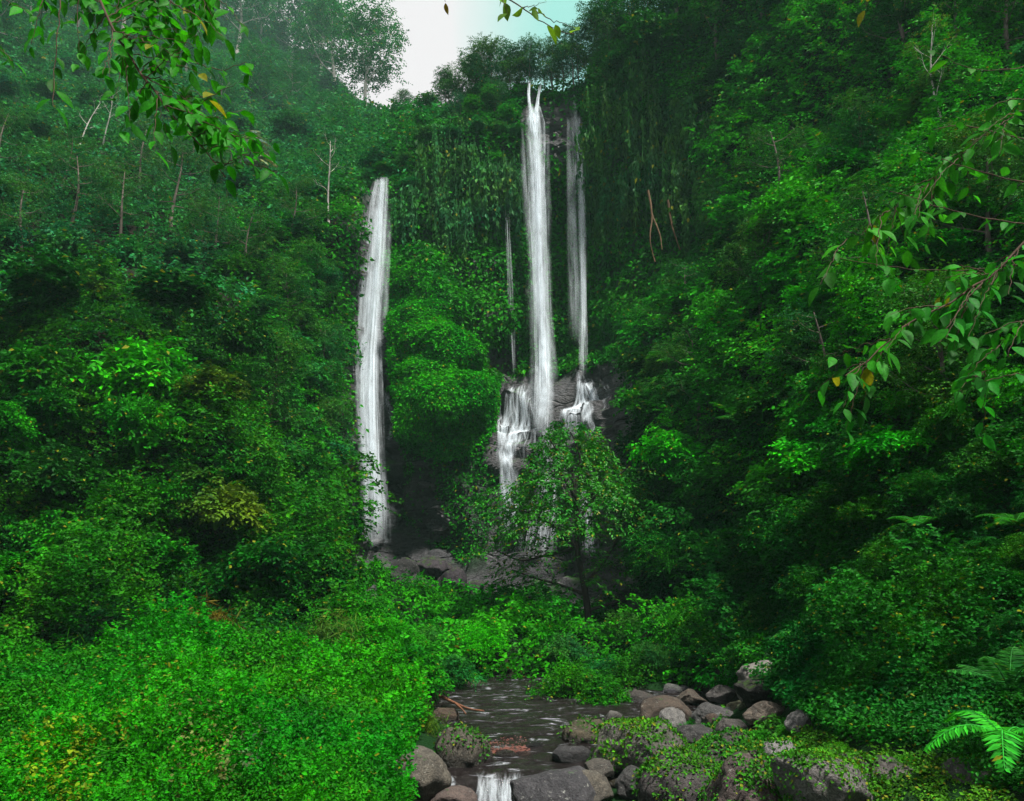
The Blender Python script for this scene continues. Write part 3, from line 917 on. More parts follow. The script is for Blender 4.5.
def fern_proto(seed, nf=9, droop=0.5, npair=26, el=0.7):
    global rng
    keep = rng; rng = np.random.default_rng(seed)
    mb = MB()
    for k in range(nf):
        a = k * 2 * math.pi / nf + rng.uniform(-.3, .3)
        e = el * rng.uniform(0.6, 1.3)
        frond(mb, (0, 0, 0), (math.cos(a) * math.cos(e), math.sin(a) * math.cos(e), math.sin(e)), rng.uniform(0.8, 1.15), npair, 0.21, droop)
    me = mb.mesh("fern", [M_HERB, M_BARK])
    rng = keep
    return me
FERNS = [fern_proto(201), fern_proto(202, nf=7, droop=0.7), fern_proto(203, nf=8, droop=0.35, el=0.9)]

def tree_meshes(seed, H, first, nlimb, limb, up, cl_r, leafL, nsp, nl=9, sub=4, lean=0.05, layered=0.6, r0=0.02, droop=0.3, taper_top=0.5, wr=0.5, low=0.0):
    """Trunk and crown of a tree of height H: limbs with forks, leaf sprays in separate clumps at the tips."""
    global rng
    keep = rng; rng = np.random.default_rng(seed)
    tk, cw = MB(), MB()
    z = np.linspace(0, H * 0.94, 12)
    ph = rng.uniform(0, 6.28, 2)
    path = np.stack([lean * z * 0.6 + 0.025 * H * np.sin(z / H * 5 + ph[0]), 0.025 * H * np.sin(z / H * 4 + ph[1]), z], -1)
    path -= path[0]
    rr = H * r0 * (1 - 0.78 * np.linspace(0, 1, 12)); rr[0] *= 1.35
    v, f = tube(path, rr, 8); tk.add(v, f, 0, True)
    sp, sdv = [], []
    for k in range(nlimb):
        fr = first + (1 - first) * (k + rng.uniform(0, .8)) / nlimb
        b = np.array([np.interp(fr * H * 0.94, path[:, 2], path[:, i]) for i in range(3)])
        az = k * 2.4 + rng.uniform(-.4, .4)
        el = up * rng.uniform(0.6, 1.3) + (fr - first) * 0.5
        ln = limb * H * rng.uniform(0.7, 1.2) * (1 - taper_top * (fr - first) / (1 - first + 1e-6))
        d = np.array([math.cos(az) * math.cos(el), math.sin(az) * math.cos(el), math.sin(el)])
        e = b + d * ln
        mid = b + d * ln * 0.5 + np.array([0, 0, -0.06 * ln]) + rng.normal(size=3) * 0.05 * ln
        lp = smooth_path([b, mid, e], 8)
        rl = H * r0 * 0.42 * (1 - 0.5 * fr)
        v, f = tube(lp, np.linspace(rl, rl * 0.3, 8), 5); tk.add(v, f, 0, True)
        for j in range(sub):
            s0 = lp[rng.integers(3, 8)]
            d2 = unit(d + rng.normal(size=3) * 0.65 + np.array([0, 0, 0.15]))
            e2 = s0 + d2 * ln * rng.uniform(0.25, 0.5)
            v, f = tube(smooth_path([s0, (s0 + e2) / 2 + rng.normal(size=3) * 0.03 * ln, e2], 5), np.linspace(rl * 0.35, rl * 0.12, 5), 4); tk.add(v, f, 0, True)
            q_ = rdir(nsp) * (rng.uniform(0.25, 1, nsp) ** 0.6)[:, None] * cl_r * H * np.array([1, 1, 0.55])
            sp.append(e2 + q_); sdv.append(unit(q_ * np.array([1, 1, 0.3])) + rng.normal(size=(nsp, 3)) * 0.3)
    sp = np.concatenate(sp); sdv = np.concatenate(sdv)
    K = len(sp)
    sprays(cw, sp, sdv, leafL * 3.2 * rnd(K, .7, 1.3), nl, leafL, leafL * wr, 0, droop, upn=np.tile(np.array([0, 0, 1.0]) * layered, (K, 1)) + unit(sdv) * (1 - layered))
    rng = keep
    return tk.mesh("trunk", M_BARK), cw.mesh("crown", M_LEAF)

TREES = {
    "broad": [tree_meshes(301 + i, 12, .3, 12, .3, .45, .12, .3, 22) for i in range(3)],
    "tall": [tree_meshes(311 + i, 16, .35, 13, .2, .5, .095, .32, 22, taper_top=.35, r0=.014) for i in range(3)],
    "tiered": [tree_meshes(321 + i, 9, .3, 9, .38, .12, .12, .2, 16, layered=.9, sub=5, taper_top=.6) for i in range(3)],
    "airy": [tree_meshes(331 + i, 12, .35, 7, .25, .8, .07, .22, 6, r0=.013, sub=4, taper_top=.2) for i in range(2)],
    "dense": [tree_meshes(341 + i, 10, .15, 15, .3, .35, .14, .26, 22, sub=4) for i in range(3)],
}
TREE_H = {"broad": 12, "tall": 16, "tiered": 9, "airy": 12, "dense": 10}

def jitcol(c, a=0.18):
    c = np.array(c)
    return tuple(c * rng.uniform(1 - a, 1 + a, 3) * rng.uniform(1 - a, 1 + a))

def tree(kind, var, px, py, hpx, label, color=G_MID, bark=(0.16, 0.14, 0.12), group=None, wide=1.0, lean=0.0, Y=None, cat="tree", name="tree"):
    p, n, Yt = at(np.array([px]), np.array([py]))
    p = p[0]
    Y = Yt[0]
    H = hpx / F * Y * 1.04
    s = H / TREE_H[kind]
    tm, cm = TREES[kind][var % len(TREES[kind])]
    root = bpy.data.objects.new(name, None)
    COL.objects.link(root)
    root.location = [float(q) for q in p - np.array([0, 0, 0.25 * s])]
    root.rotation_euler = (0, lean, random.uniform(0, 6.28))
    root.scale = (s * wide, s * wide, s)
    root.empty_display_size = 0.3
    tag(root, label, cat, group)
    link("trunk", tm, bark, root)
    link("crown", cm, jitcol(color, 0.12), root)
    return root

PLACED = []
def shrubs(poly, rlo, rhi, label, group, protos, colors, gap=0.62, nmax=80, zs=(0.7, 1.05), lift=14, name="shrub", cat="shrub", sink=0.25, bark=(0.05, 0.04, 0.03)):
    cand = sample(poly, 1200)
    got = []
    for x, y in zip(*cand):
        if len(got) >= nmax:
            break
        r = random.uniform(rlo, rhi)
        if any((x - a) ** 2 + (1.25 * (y - b)) ** 2 < (gap * (r + c)) ** 2 for a, b, c in got):
            continue
        rk, sm = rockmask(np.array([x]), np.array([y]))
        if rk[0] > 0.5 or sm[0] > 0.5:
            continue
        got.append((x, y, r))
    for x, y, r in got:
        p, n, Y = at(np.array([x]), np.array([y]))
        s = r * Y[0] / F
        o = link(name, random.choice(protos), jitcol(random.choice(colors)), None, p[0] + (n[0] * .5 + np.array([0, 0, .6])) * lift * Y[0] / F * random.uniform(.4, 1.2) + n[0] * s * 0.25 - np.array([0, 0, s * sink]),
                 (random.uniform(-.15, .15), random.uniform(-.15, .15), random.uniform(0, 6.28)), (s, s, s * random.uniform(*zs)))
        tag(o, label, cat, group)
    return got

# lower left slope
shrubs([(-40, 300), (120, 300), (200, 335), (235, 440), (330, 540), (330, 620), (200, 640), (-40, 630)], 40, 76,
       "leafy green shrub in the dense thicket on the lower left slope", "shrubs massed on the lower left slope", SHRUBS, [G_MID, (0.008, 0.15, 0.0025), G_DARK, (0.03, 0.1, 0.006)], nmax=44, lift=46, gap=.55, zs=(.8,1.15))
# left ridge next to the fall
shrubs([(240, 250), (325, 215), (322, 400), (312, 540), (280, 560), (235, 440)], 20, 36,
       "leafy shrub on the steep ridge left of the left waterfall", "shrubs on the ridge left of the falls", SHRUBS, [G_MID, (0.012, 0.12, 0.014), G_COOL], nmax=40)
# upper left
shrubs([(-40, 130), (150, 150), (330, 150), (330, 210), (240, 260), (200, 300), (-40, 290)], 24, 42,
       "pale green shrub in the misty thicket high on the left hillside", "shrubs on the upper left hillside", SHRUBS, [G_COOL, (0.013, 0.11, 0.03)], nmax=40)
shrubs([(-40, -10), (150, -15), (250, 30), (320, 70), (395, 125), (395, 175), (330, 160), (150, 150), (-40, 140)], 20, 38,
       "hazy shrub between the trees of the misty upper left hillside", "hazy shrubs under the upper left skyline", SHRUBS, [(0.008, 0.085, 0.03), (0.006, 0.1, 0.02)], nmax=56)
# cliff rim
shrubs([(372, 130), (420, 112), (490, 96), (520, 100), (520, 190), (390, 190)], 11, 20,
       "rounded green shrub crowding the cliff rim left of the main waterfall", "shrubs along the cliff rim", SHRUBS, [G_COOL, G_MID, (0.012, 0.12, 0.02)], nmax=34)
# right, upper
shrubs([(600, 60), (700, 0), (1060, -60), (1060, 120), (760, 260), (720, 160)], 26, 46,
       "dark green shrub on the high slope right of the falls", "shrubs on the upper right slope", SHRUBS, [G_DARK, G_MID, (0.012, 0.1, 0.02)], nmax=50)
# right, middle and lower
shrubs([(640, 350), (740, 260), (880, 180), (1060, 120), (1060, 460), (740, 560), (700, 450), (630, 415)], 30, 56,
       "broad leaved green shrub on the steep middle of the right slope", "shrubs on the middle right slope", SHRUBS, [G_MID, G_BRIGHT, G_BRIGHT, G_DARK], nmax=56, lift=34)
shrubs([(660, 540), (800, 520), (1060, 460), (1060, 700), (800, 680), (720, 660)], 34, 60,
       "dark small leaved shrub low on the shaded right slope", "shrubs on the lower right slope", NEAR_SHRUBS, [G_DARK, (0.008, 0.09, 0.0025)], nmax=34)  # slope's shade is put into these darker leaf greens
# valley floor
shrubs([(330, 560), (410, 570), (470, 605), (560, 615), (560, 660), (440, 690), (340, 660)], 30, 48,
       "bright green bush on the valley floor below the left waterfall", "bushes on the valley floor", NEAR_SHRUBS, [G_BRIGHT, (0.012, 0.13, 0.012)], nmax=26)
shrubs([(530, 650), (660, 620), (780, 650), (730, 672), (600, 694), (530, 690)], 28, 46,
       "green bush behind the rocky stream bed under the small tree", "bushes behind the stream bed", NEAR_SHRUBS, [(0.011, 0.1, 0.012), G_MID], nmax=18)

def bush(px, py, rpx, label, color, proto, zs=1.0, name="bush", sq=1.0):
    p, n, Y = at(np.array([float(px)]), np.array([float(py)]))
    k_ = rpx * Y[0] / F
    return tag(link(name, proto, color, None, p[0] - np.array([0, 0, .1 * k_]), (0, 0, random.uniform(0, 6.28)), (k_ * sq, k_ * sq, k_ * zs)), label, "bush")
bush(372, 585, 52, "tall bright bush at the foot of the left waterfall", (0.008, 0.15, 0.0025), NEAR_SHRUBS[1], 1.0)
bush(415, 612, 48, "broad green bush on the slope right of the left waterfall's foot", (0.008, 0.14, 0.0025), NEAR_SHRUBS[0], .8)
bush(345, 640, 60, "wide dark green bush at the top of the left bank", G_MID, NEAR_SHRUBS[2], 1.0)
bush(475, 632, 46, "bright yellow green bush in the middle of the valley floor", (0.008, 0.19, 0.0025), NEAR_SHRUBS[1], .95)
bush(515, 640, 44, "bright green bush left of the small tree's trunk", (0.008, 0.17, 0.0025), NEAR_SHRUBS[0], .95)
bush(545, 664, 50, "leafy bush growing over the far end of the stream", (0.008, 0.12, 0.0025), NEAR_SHRUBS[1], 1.0)
bush(572, 700, 54, "round leafy bush overhanging the stream in the middle", (0.008, 0.11, 0.0025), NEAR_SHRUBS[0], .9)
bush(606, 708, 46, "leafy bush in front of the small tree, leaning over the water", (0.008, 0.1, 0.0025), NEAR_SHRUBS[1], .9)
bush(630, 684, 60, "dark leafy bush behind the flat mossy boulder", (0.008, 0.09, 0.0025), NEAR_SHRUBS[2], 1.0)
bush(398, 722, 42, "dark green bush leaning over the left edge of the stream", (0.006, 0.1, 0.003), NEAR_SHRUBS[0], 1.1)
bush(362, 688, 46, "tall leafy bush on the crest of the left bank", (0.008, 0.12, 0.003), NEAR_SHRUBS[2], 1.2)
bush(400, 690, 50, "green bush at the far left edge of the stream", (0.008, 0.13, 0.0025), NEAR_SHRUBS[1], 1.0)
bush(690, 640, 62, "big soft green bush right of the small tree", (0.008, 0.13, 0.0025), NEAR_SHRUBS[2], 1.1)
bush(660, 575, 44, "soft green bush under the cliff right of the small tree", (0.008, 0.12, 0.0025), NEAR_SHRUBS[0], 1.1)

# ------------------------------------------------------------------ water
FALLS = []
def ribbon(path, hw, dens, yaw):
    """A soft strip of falling water: dense along its middle, thinning to nothing at both edges and ends."""
    n = len(path)
    t = unit(np.gradient(path, axis=0))
    side = unit(np.cross(t, np.array([math.sin(yaw), -math.cos(yaw), 0.0])))
    k = np.array([-1, -.5, 0, .5, 1.0])
    bow = np.cross(side, t)
    v = path[:, None] + side[:, None] * (k[None, :, None] * hw[:, None, None]) + bow[:, None] * ((0.35 * (1 - k**2))[None, :, None] * hw[:, None, None])
    d = dens[:, None] * (1 - np.abs(k)**1.3)[None]
    i = np.arange(n - 1)[:, None] * 5; j = np.arange(4)[None]
    f = np.stack([i + j, i + j + 1, i + j + 6, i + j + 5], -1).reshape(-1, 4)
    return v.reshape(-1, 3), f, d.ravel()

def strands(mb, pts, n, wid=(0.03, 0.22), seg=(0.15, 0.7), bell=0.36, yj=0.3, nseg=24, dens=0.3, endfade=0.05):
    """pts: (px, py, width px, Y) down the fall."""
    a = np.array(pts, float); a[:, 2] *= 0.82
    s = np.concatenate([[0], np.cumsum(np.hypot(np.diff(a[:, 0]), np.diff(a[:, 1])))]); s /= s[-1]
    for k in range(n):
        ln = random.uniform(*seg)
        t0 = random.uniform(-0.25 * ln, 1 - ln * 0.5)
        t = np.linspace(max(t0, 0), min(t0 + ln, 1 - abs(random.gauss(0, endfade))), nseg)
        if t[-1] - t[0] < 0.04:
            continue
        o = np.clip(random.gauss(0, bell), -1.3, 1.3)
        ph = random.uniform(0, 6.28)
        fx = np.interp(t, s, a[:, 0]); fy = np.interp(t, s, a[:, 1]); fw = np.interp(t, s, a[:, 2]); fY = np.interp(t, s, a[:, 3])
        fy = fy + random.uniform(-2.5, 2.5) * np.exp(-t * 8)
        x = fx + fw * 0.5 * (o + 0.05 * np.sin(t * 9 + ph) + 0.03 * np.sin(t * 31 + ph * 2))
        p = P(x, fy, fY + random.uniform(-yj, yj))
        w = wid[0] + (wid[1] - wid[0]) * random.random() ** 2
        u = np.linspace(0, 1, nseg)
        fade = np.clip(u / 0.3, 0, 1) if t0 > 0 else np.ones(nseg)
        fade = fade * np.clip((1 - u) / 0.35, 0, 1)
        dn = dens * random.uniform(.5, 1.3) * (0.7 + 0.5 * (w < 0.08)) * fade
        v, f, d = ribbon(p, w * (0.6 + 0.5 * u), dn, random.gauss(0, .5))
        mb.add(v, f, 0, True)
        mb.dens.append(d)

def fall(name, label, parts):
    mb = MB(); mb.dens = []
    for q_ in parts:
        strands(mb, **q_)
    me = mb.mesh(name, M_FALL)
    d = np.concatenate(mb.dens)
    if len(d) == len(me.vertices):
        a_ = me.attributes.new("dens", 'FLOAT', 'POINT'); a_.data.foreach_set("value", d.astype(np.float32))
    o = link(name, me)
    tag(o, label, "waterfall")
    return o

fall("waterfall", "tall white waterfall on the left, falling beside the rounded green buttress", [
    dict(pts=[(382, 180, 16, 55), (379, 200, 22, 54), (376, 250, 24, 52.3), (372, 300, 25, 51), (369, 350, 24, 50), (368, 400, 23, 48.3), (371, 460, 20, 46.9), (375, 548, 18, 45.7)], n=340, wid=(.04, .4), bell=.46),
    dict(pts=[(383, 180, 10, 55), (380, 240, 10, 52.3), (372, 350, 9, 49.6), (372, 460, 8, 46.9), (375, 540, 7, 45.7)], n=90, wid=(.05, .2), dens=.4),
    dict(pts=[(379, 182, 12, 55), (368, 210, 26, 54), (363, 260, 26, 52.3), (360, 330, 20, 50.5), (361, 400, 16, 49)], n=60, dens=.2, bell=.45),
    dict(pts=[(378, 330, 16, 50.2), (379, 400, 18, 48.4), (382, 470, 18, 46.9), (386, 545, 20, 45.8)], n=40, dens=.2),
    dict(pts=[(372, 500, 40, 46.3), (374, 550, 70, 45.4)], n=40, wid=(.3, .8), dens=.1, bell=.5),
])
fall("waterfall", "tallest white waterfall in the centre, pouring from two notches in the rim", [
    dict(pts=[(530, 83, 5, 57), (529, 95, 6, 56.4), (531, 118, 9, 55.3), (534, 140, 12, 54.6)], n=60, wid=(.03, .1), dens=.7),
    dict(pts=[(541, 81, 4, 57), (538, 100, 6, 56.4), (536, 122, 10, 55.3), (536, 140, 12, 54.6)], n=60, wid=(.03, .1), dens=.7),
    dict(pts=[(533, 108, 16, 55.8), (534, 124, 26, 55), (536, 180, 22, 53.6), (539, 250, 19, 52.3), (541, 310, 18, 51.3), (543, 360, 20, 50.4), (543, 395, 22, 48.8), (542, 440, 26, 46.9)], n=300, wid=(.04, .35), bell=.46),
    dict(pts=[(534, 118, 12, 55.5), (537, 180, 10, 53.6), (540, 250, 9, 52.3), (542, 340, 9, 50.6), (543, 395, 11, 48.8), (541, 435, 14, 46.9)], n=110, wid=(.05, .2), dens=.45),
    dict(pts=[(530, 118, 26, 55), (535, 190, 32, 53.6), (538, 270, 34, 52), (541, 350, 32, 50.5)], n=70, dens=.12, wid=(.15, .5)),
    dict(pts=[(543, 365, 40, 49.6), (543, 400, 60, 48)], n=30, wid=(.3, .7), dens=.07, bell=.5),
])
fall("waterfall", "thin veil like waterfall at the right, ending on a dark rock shelf", [
    dict(pts=[(574, 97, 6, 55.6), (575, 118, 12, 55), (577, 142, 18, 54.3), (578, 190, 20, 53.6)], n=60, dens=.28),
    dict(pts=[(580, 118, 8, 55), (581, 160, 10, 54), (582, 240, 11, 52.9), (583, 320, 12, 51.8), (583, 382, 14, 49.5)], n=90, wid=(.04, .2), dens=.26),
    dict(pts=[(570, 120, 10, 55), (571, 170, 14, 54), (574, 260, 18, 53), (577, 350, 20, 52)], n=70, dens=.15, wid=(.08, .4)),
])
def rock_cascade(label, runs):
    """Thin streams that run down over the rock surface itself, each wandering on its own."""
    mb = MB(); mb.dens = []
    for (x0, x1, y0, xb0, xb1, y1, n, w0, w1, dens) in runs:
        for k in range(n):
            m = 26
            t = np.linspace(0, 1, m)
            a, b = random.uniform(x0, x1), random.uniform(xb0, xb1)
            ya = y0 + random.uniform(-3, 3); yb = y1 * 1.0 - abs(random.gauss(0, .25)) * (y1 - y0)
            wob = np.cumsum(rng.normal(size=m)) * 0.9
            px = a + (b - a) * t ** 0.8 + wob - wob[-1] * t
            py = ya + (yb - ya) * t
            p, nr, Y = at(px, py)
            for _ in range(2):
                p[1:-1] = (p[:-2] + 2 * p[1:-1] + p[2:]) / 4
            # water leaps clear of hollows: never go back towards the cliff while falling
            p[:, 1] = np.minimum.accumulate(p[:, 1] + 0.0)
            p = p + np.array([0, -0.22, 0.05])
            w = random.uniform(w0, w1)
            u = t
            fade = np.clip(u / .06, 0, 1) * np.clip((1 - u) / .4, 0, 1) * (0.55 + 0.45 * np.sin(u * random.uniform(8, 20) + k))
            v, f, d = ribbon(p, w * (.6 + .8 * u), dens * random.uniform(.5, 1.3) * fade, random.gauss(0, .4))
            mb.add(v, f, 0, True); mb.dens.append(d)
    me = mb.mesh("cascade", M_FALL)
    d = np.concatenate(mb.dens)
    if len(d) == len(me.vertices):
        me.attributes.new("dens", 'FLOAT', 'POINT').data.foreach_set("value", d.astype(np.float32))
    return tag(link("cascade", me), label, "cascade")

rock_cascade("branching white cascade on the dark rock left of the central fall", [
    (508, 536, 389, 500, 510, 480, 60, .04, .14, .5), (500, 512, 402, 496, 506, 470, 30, .03, .1, .5), (518, 530, 392, 514, 530, 470, 26, .02, .08, .4), (498, 510, 450, 500, 525, 560, 50, .06, .2, .4), (528, 552, 384, 524, 560, 470, 30, .03, .1, .3)])
rock_cascade("spreading white cascade under the thin right waterfall", [
    (578, 588, 378, 558, 575, 440, 50, .04, .13, .5), (581, 590, 378, 583, 592, 440, 34, .03, .12, .45), (592, 606, 376, 594, 610, 420, 7, .02, .05, .25), (560, 570, 392, 554, 568, 440, 9, .02, .06, .25)])
fall("cascade", "lower white cascade seen through the branches of the small tree", [
    dict(pts=[(545, 430, 26, 46.9), (546, 480, 36, 46), (542, 530, 42, 45), (538, 560, 46, 44)], n=90, dens=.25),
    dict(pts=[(585, 490, 16, 44.3), (588, 520, 20, 43.6), (592, 560, 28, 42.6)], n=70, dens=.3),
])
fall("waterfall", "faint thread of water left of the central waterfall", [
    dict(pts=[(505, 140, 6, 55.5), (508, 230, 8, 54.3), (511, 310, 9, 53), (514, 378, 9, 51)], n=24, wid=(.04, .14), dens=.2),
])
rock_cascade("short thin trickle on the layered rock right of the left waterfall", [(388, 393, 398, 385, 390, 455, 20, .02, .07, .45), (398, 410, 400, 396, 410, 450, 10, .02, .05, .3)])

# stream
def stream():
    xs = np.arange(-4.5, 9.0, 0.08)
    ys = np.concatenate([np.arange(6, 24, 0.08), np.arange(24, 46, 0.4)])
    X, Yy = np.meshgrid(xs, ys)
    z = np.where(Yy > 13.1, 0.02 + np.clip(Yy - 13.1, 0, 20) * 0.012, 0)
    tq = np.clip((13.1 - Yy) / 0.55, 0, 1)
    edge = 0.25 * vnoise(np.stack([X * 1.2, X * 0, X * 0], -1))
    tq = np.clip((13.1 + edge - Yy) / 0.5, 0, 1)
    z = z - 0.5 * tq * tq * (3 - 2 * tq) + 0.025 * fbm(np.stack([X * 1.6, Yy * 2.6, X * 0], -1), 3)
    v = np.stack([X, Yy, z], -1)
    ny, nx = X.shape
    idx = np.arange(nx * ny).reshape(ny, nx)
    f = np.stack([idx[:-1, :-1], idx[:-1, 1:], idx[1:, 1:], idx[1:, :-1]], -1).reshape(-1, 4)
    mb = MB(); mb.add(v.reshape(-1, 3), f, 0, True)
    tag(link("stream", mb.mesh("stream", M_STREAM)), kind="structure")
stream()
mb = MB(); mb.dens = []
for k in range(150):
    c_ = random.choice([-.42, -.3, -.22, -.05, .02, .1])
    x0 = c_ + random.gauss(0, .06)
    y0 = 13.2 + 0.25 * float(vnoise(np.array([[x0 * 1.2, 0, 0]]))[0]) + random.uniform(-.12, .05)
    t = np.linspace(random.uniform(0, .3), random.uniform(.6, 1), 14)
    p = np.stack([x0 + 0.12 * t * random.uniform(-1, 1) + 0.012 * np.sin(t * 14 + k), y0 - 0.1 - 0.62 * t, 0.05 - 0.55 * t**1.5 + random.uniform(-.03, .05) + 0 * t], -1)
    u = np.linspace(0, 1, 14)
    v, f, d = ribbon(p, random.uniform(.008, .05) * (0.5 + 0.6 * u), .2 * np.clip(u / .2, 0, 1) * np.clip((1 - u) / .3, 0, 1) * random.uniform(.4, 1.2), random.gauss(0, .5))
    mb.add(v, f, 0, True); mb.dens.append(d)
me = mb.mesh("cascade", M_FALL)
d = np.concatenate(mb.dens)
if len(d) == len(me.vertices):
    me.attributes.new("dens", 'FLOAT', 'POINT').data.foreach_set("value", d.astype(np.float32))
tag(link("cascade", me), "little white step of water in the stream at the front", "cascade")

# ------------------------------------------------------------------ boulders
def boulder_mesh(seed, cuts=9, rough=0.1, sub=4):
    import bmesh
    bm = bmesh.new()
    bmesh.ops.create_icosphere(bm, subdivisions=sub + 1, radius=1.0)
    v = np.array([q_.co[:] for q_ in bm.verts])
    g = np.random.default_rng(seed)
    d = unit(v)
    r = np.full(len(v), 1.0)
    for k in range(cuts):
        pn = unit(g.normal(size=3)); off = g.uniform(0.55, 0.85)
        c = d @ pn
        r = np.where(c > 1e-3, np.minimum(r, off / np.maximum(c, 1e-3) + 0.05 * (r > off / np.maximum(c, 1e-3)) * (r - off / np.maximum(c, 1e-3))), r)
    r = r * (1 + rough * fbm(d * 1.7 + seed, 2) + rough * 0.5 * fbm(d * 5 + seed, 4))
    v = d * r[:, None]
    for q_, c in zip(bm.verts, v):
        q_.co = c
    for fc in bm.faces:
        fc.smooth = True
    me = bpy.data.meshes.new("boulder")
    bm.to_mesh(me); bm.free()
    return me
BOULD = [boulder_mesh(s) for s in (3, 8, 21, 34, 55)] + [boulder_mesh(s, cuts=4, rough=0.06) for s in (5, 13)]

def boulder(cx, cy, wpx, hpx, Y, label, color, mat=None, var=0, rz=0.0, group=None, tilt=(0, 0), name="boulder", depthk=0.9, mossy=0):
    """A stone whose visible outline is about wpx x hpx at picture position cx, cy, standing at depth Y."""
    yb = float(at(np.array([cx * 1.0]), np.array([min(cy + 0.3 * hpx, 990.0)]))[2][0])
    Y = min(yb, Y * 1.15) if Y > 9 else Y
    c = P(cx, cy, Y)
    color = tuple(np.array(color) * 0.42)
    me = BOULD[var % 7].copy()
    me.materials.clear()
    me.materials.append(mat or M_ROCK)
    k = Y / F
    o = link(name, me, color, None, c, (tilt[0], tilt[1], rz), (wpx * k * 0.62, wpx * k * 0.62 * depthk, hpx * k * 0.66))
    if mossy:
        v = np.array([q_.co[:] for q_ in me.vertices]); nn = np.array([q_.normal[:] for q_ in me.vertices])
        sc3 = np.array([wpx * k * 0.62, wpx * k * 0.62 * depthk, hpx * k * 0.66])
        w8 = np.clip(nn[:, 2] * 0.8 + 0.25 + 0.7 * fbm(v * 2.2 + var, 2), 0.0, None) ** 1.5
        pick = rng.choice(len(v), mossy, p=w8 / w8.sum())
        mb = MB()
        pp = v[pick] + rng.normal(size=(mossy, 3)) * 0.02 + nn[pick] * rnd(mossy, 0, .06)[:, None]
        ax = rng.normal(size=(mossy, 3)) + nn[pick] * .6
        L_ = rng.uniform(2.0, 4.6, mossy) * k
        # built in the boulder's own space
        R3 = np.array(o.rotation_euler.to_matrix())
        wp = (pp * sc3) @ R3.T
        leaves(mb, wp, ax, nn[pick] @ R3.T + rng.normal(size=(mossy, 3)) * .5 + np.array([0, 0, .6]), L_, L_ * .7, 0)
        for q_ in range(len(mb.v)):
            mb.v[q_] = (mb.v[q_] @ R3) / sc3
        tag(link("moss", mb.mesh("moss", M_MOSS), (0.016, 0.12, 0.004), o), kind="stuff")
    return tag(o, label, "boulder", group)

TAN, GREY, DGREY, BROWN, PINK = (0.19, 0.175, 0.14), (0.19, 0.19, 0.19), (0.09, 0.09, 0.1), (0.13, 0.1, 0.075), (0.22, 0.17, 0.15)
boulder(464, 750, 44, 40, 14.6, "mossy tan boulder at the left edge of the stream beside red pebbles", TAN, M_MOSSROCK, 0, .4, mossy=350)
boulder(418, 785, 52, 46, 12.4, "tan grey boulder at the foot of the left bank in front", TAN, M_ROCK, 1, 1.2)
boulder(455, 803, 38, 22, 11.9, "pinkish rounded boulder at the bottom edge in the stream", PINK, M_ROCK, 5, .3)
boulder(556, 792, 74, 42, 12.1, "large smooth dark grey boulder at the front of the stream", DGREY, M_ROCK, 6, 2.0, tilt=(0, -.15))
boulder(586, 796, 44, 34, 11.6, "tan boulder leaning on the large dark grey one", TAN, M_ROCK, 2, .9)
boulder(589, 737, 40, 26, 15.6, "flat mossy boulder on the right edge of the stream", (.17, .15, .1), M_MOSSROCK, 3, .2, mossy=250)
boulder(632, 752, 88, 54, 14.2, "big moss covered boulder in the middle of the stony bed", (.2, .2, .17), M_MOSSROCK, 0, 2.2, mossy=2800)
boulder(664, 716, 44, 28, 17.5, "smooth brown boulder behind the big mossy one", BROWN, M_ROCK, 5, .7)
boulder(673, 724, 30, 24, 16.8, "speckled light grey boulder in front of the brown one", (.3, .3, .29), M_ROCK, 4, 1.5)
boulder(766, 681, 46, 28, 17.8, "pale angular boulder on top of the far right rocks", (.34, .33, .3), M_ROCK, 2, 2.6, tilt=(.1, .12))
boulder(748, 689, 20, 22, 17.4, "small smooth whitish boulder beside the pale angular one", (.42, .4, .37), M_ROCK, 6, .4)
boulder(762, 696, 48, 26, 17.9, "dark wet boulder under the pale angular one", (.05, .05, .045), M_MOSSROCK, 1, 1.0)
boulder(715, 718, 38, 22, 16.6, "dark boulder with a pale edge in the stony bed", (.13, .13, .13), M_ROCK, 3, 1.9)
boulder(767, 717, 32, 20, 15.6, "low brown grey boulder at the foot of the mossy bank", (.24, .2, .16), M_ROCK, 1, 2.9)
boulder(803, 724, 26, 20, 14.0, "speckled grey boulder half hidden in plants at the bank", (.3, .3, .3), M_ROCK, 4, .1)
boulder(612, 721, 20, 14, 17.2, "small grey boulder beside the stream and the low bush", (.24, .24, .22), M_ROCK, 2, .6)
boulder(690, 792, 80, 56, 10.8, "dark mossy boulder left of the ridged one in the front right bank", (.13, .12, .12), M_MOSSROCK, 3, .5, tilt=(0, .15), mossy=3000)
boulder(752, 800, 84, 66, 10.2, "pinkish grey mossy boulder beside the ridged one in the front right bank", (.2, .16, .15), M_MOSSROCK, 4, 1.9, tilt=(.2, .1), mossy=3000)
boulder(735, 762, 70, 40, 11.2, "herb covered boulder above the pinkish grey one in the front right bank", (.15, .14, .13), M_MOSSROCK, 2, 2.9, tilt=(0, .2), mossy=3000)
boulder(776, 770, 34, 40, 10.2, "narrow pale streaked boulder sticking out of the front right bank", (.42, .42, .41), M_ROCK, 1, .4, tilt=(.2, .5), mossy=300)
boulder(845, 770, 60, 34, 10.0, "low dark boulder under herbs in the front right bank", (.12, .12, .11), M_MOSSROCK, 0, .9, mossy=1800)
boulder(818, 798, 84, 56, 9.8, "ridged mossy boulder with white patches in the front right bank", (.34, .33, .32), M_MOSSROCK, 1, 1.1, tilt=(.1, .35), mossy=3200)
boulder(970, 790, 64, 56, 8.4, "grey mossy boulder at the bottom right below the fern", (.2, .2, .19), M_MOSSROCK, 0, 2.0, mossy=900)
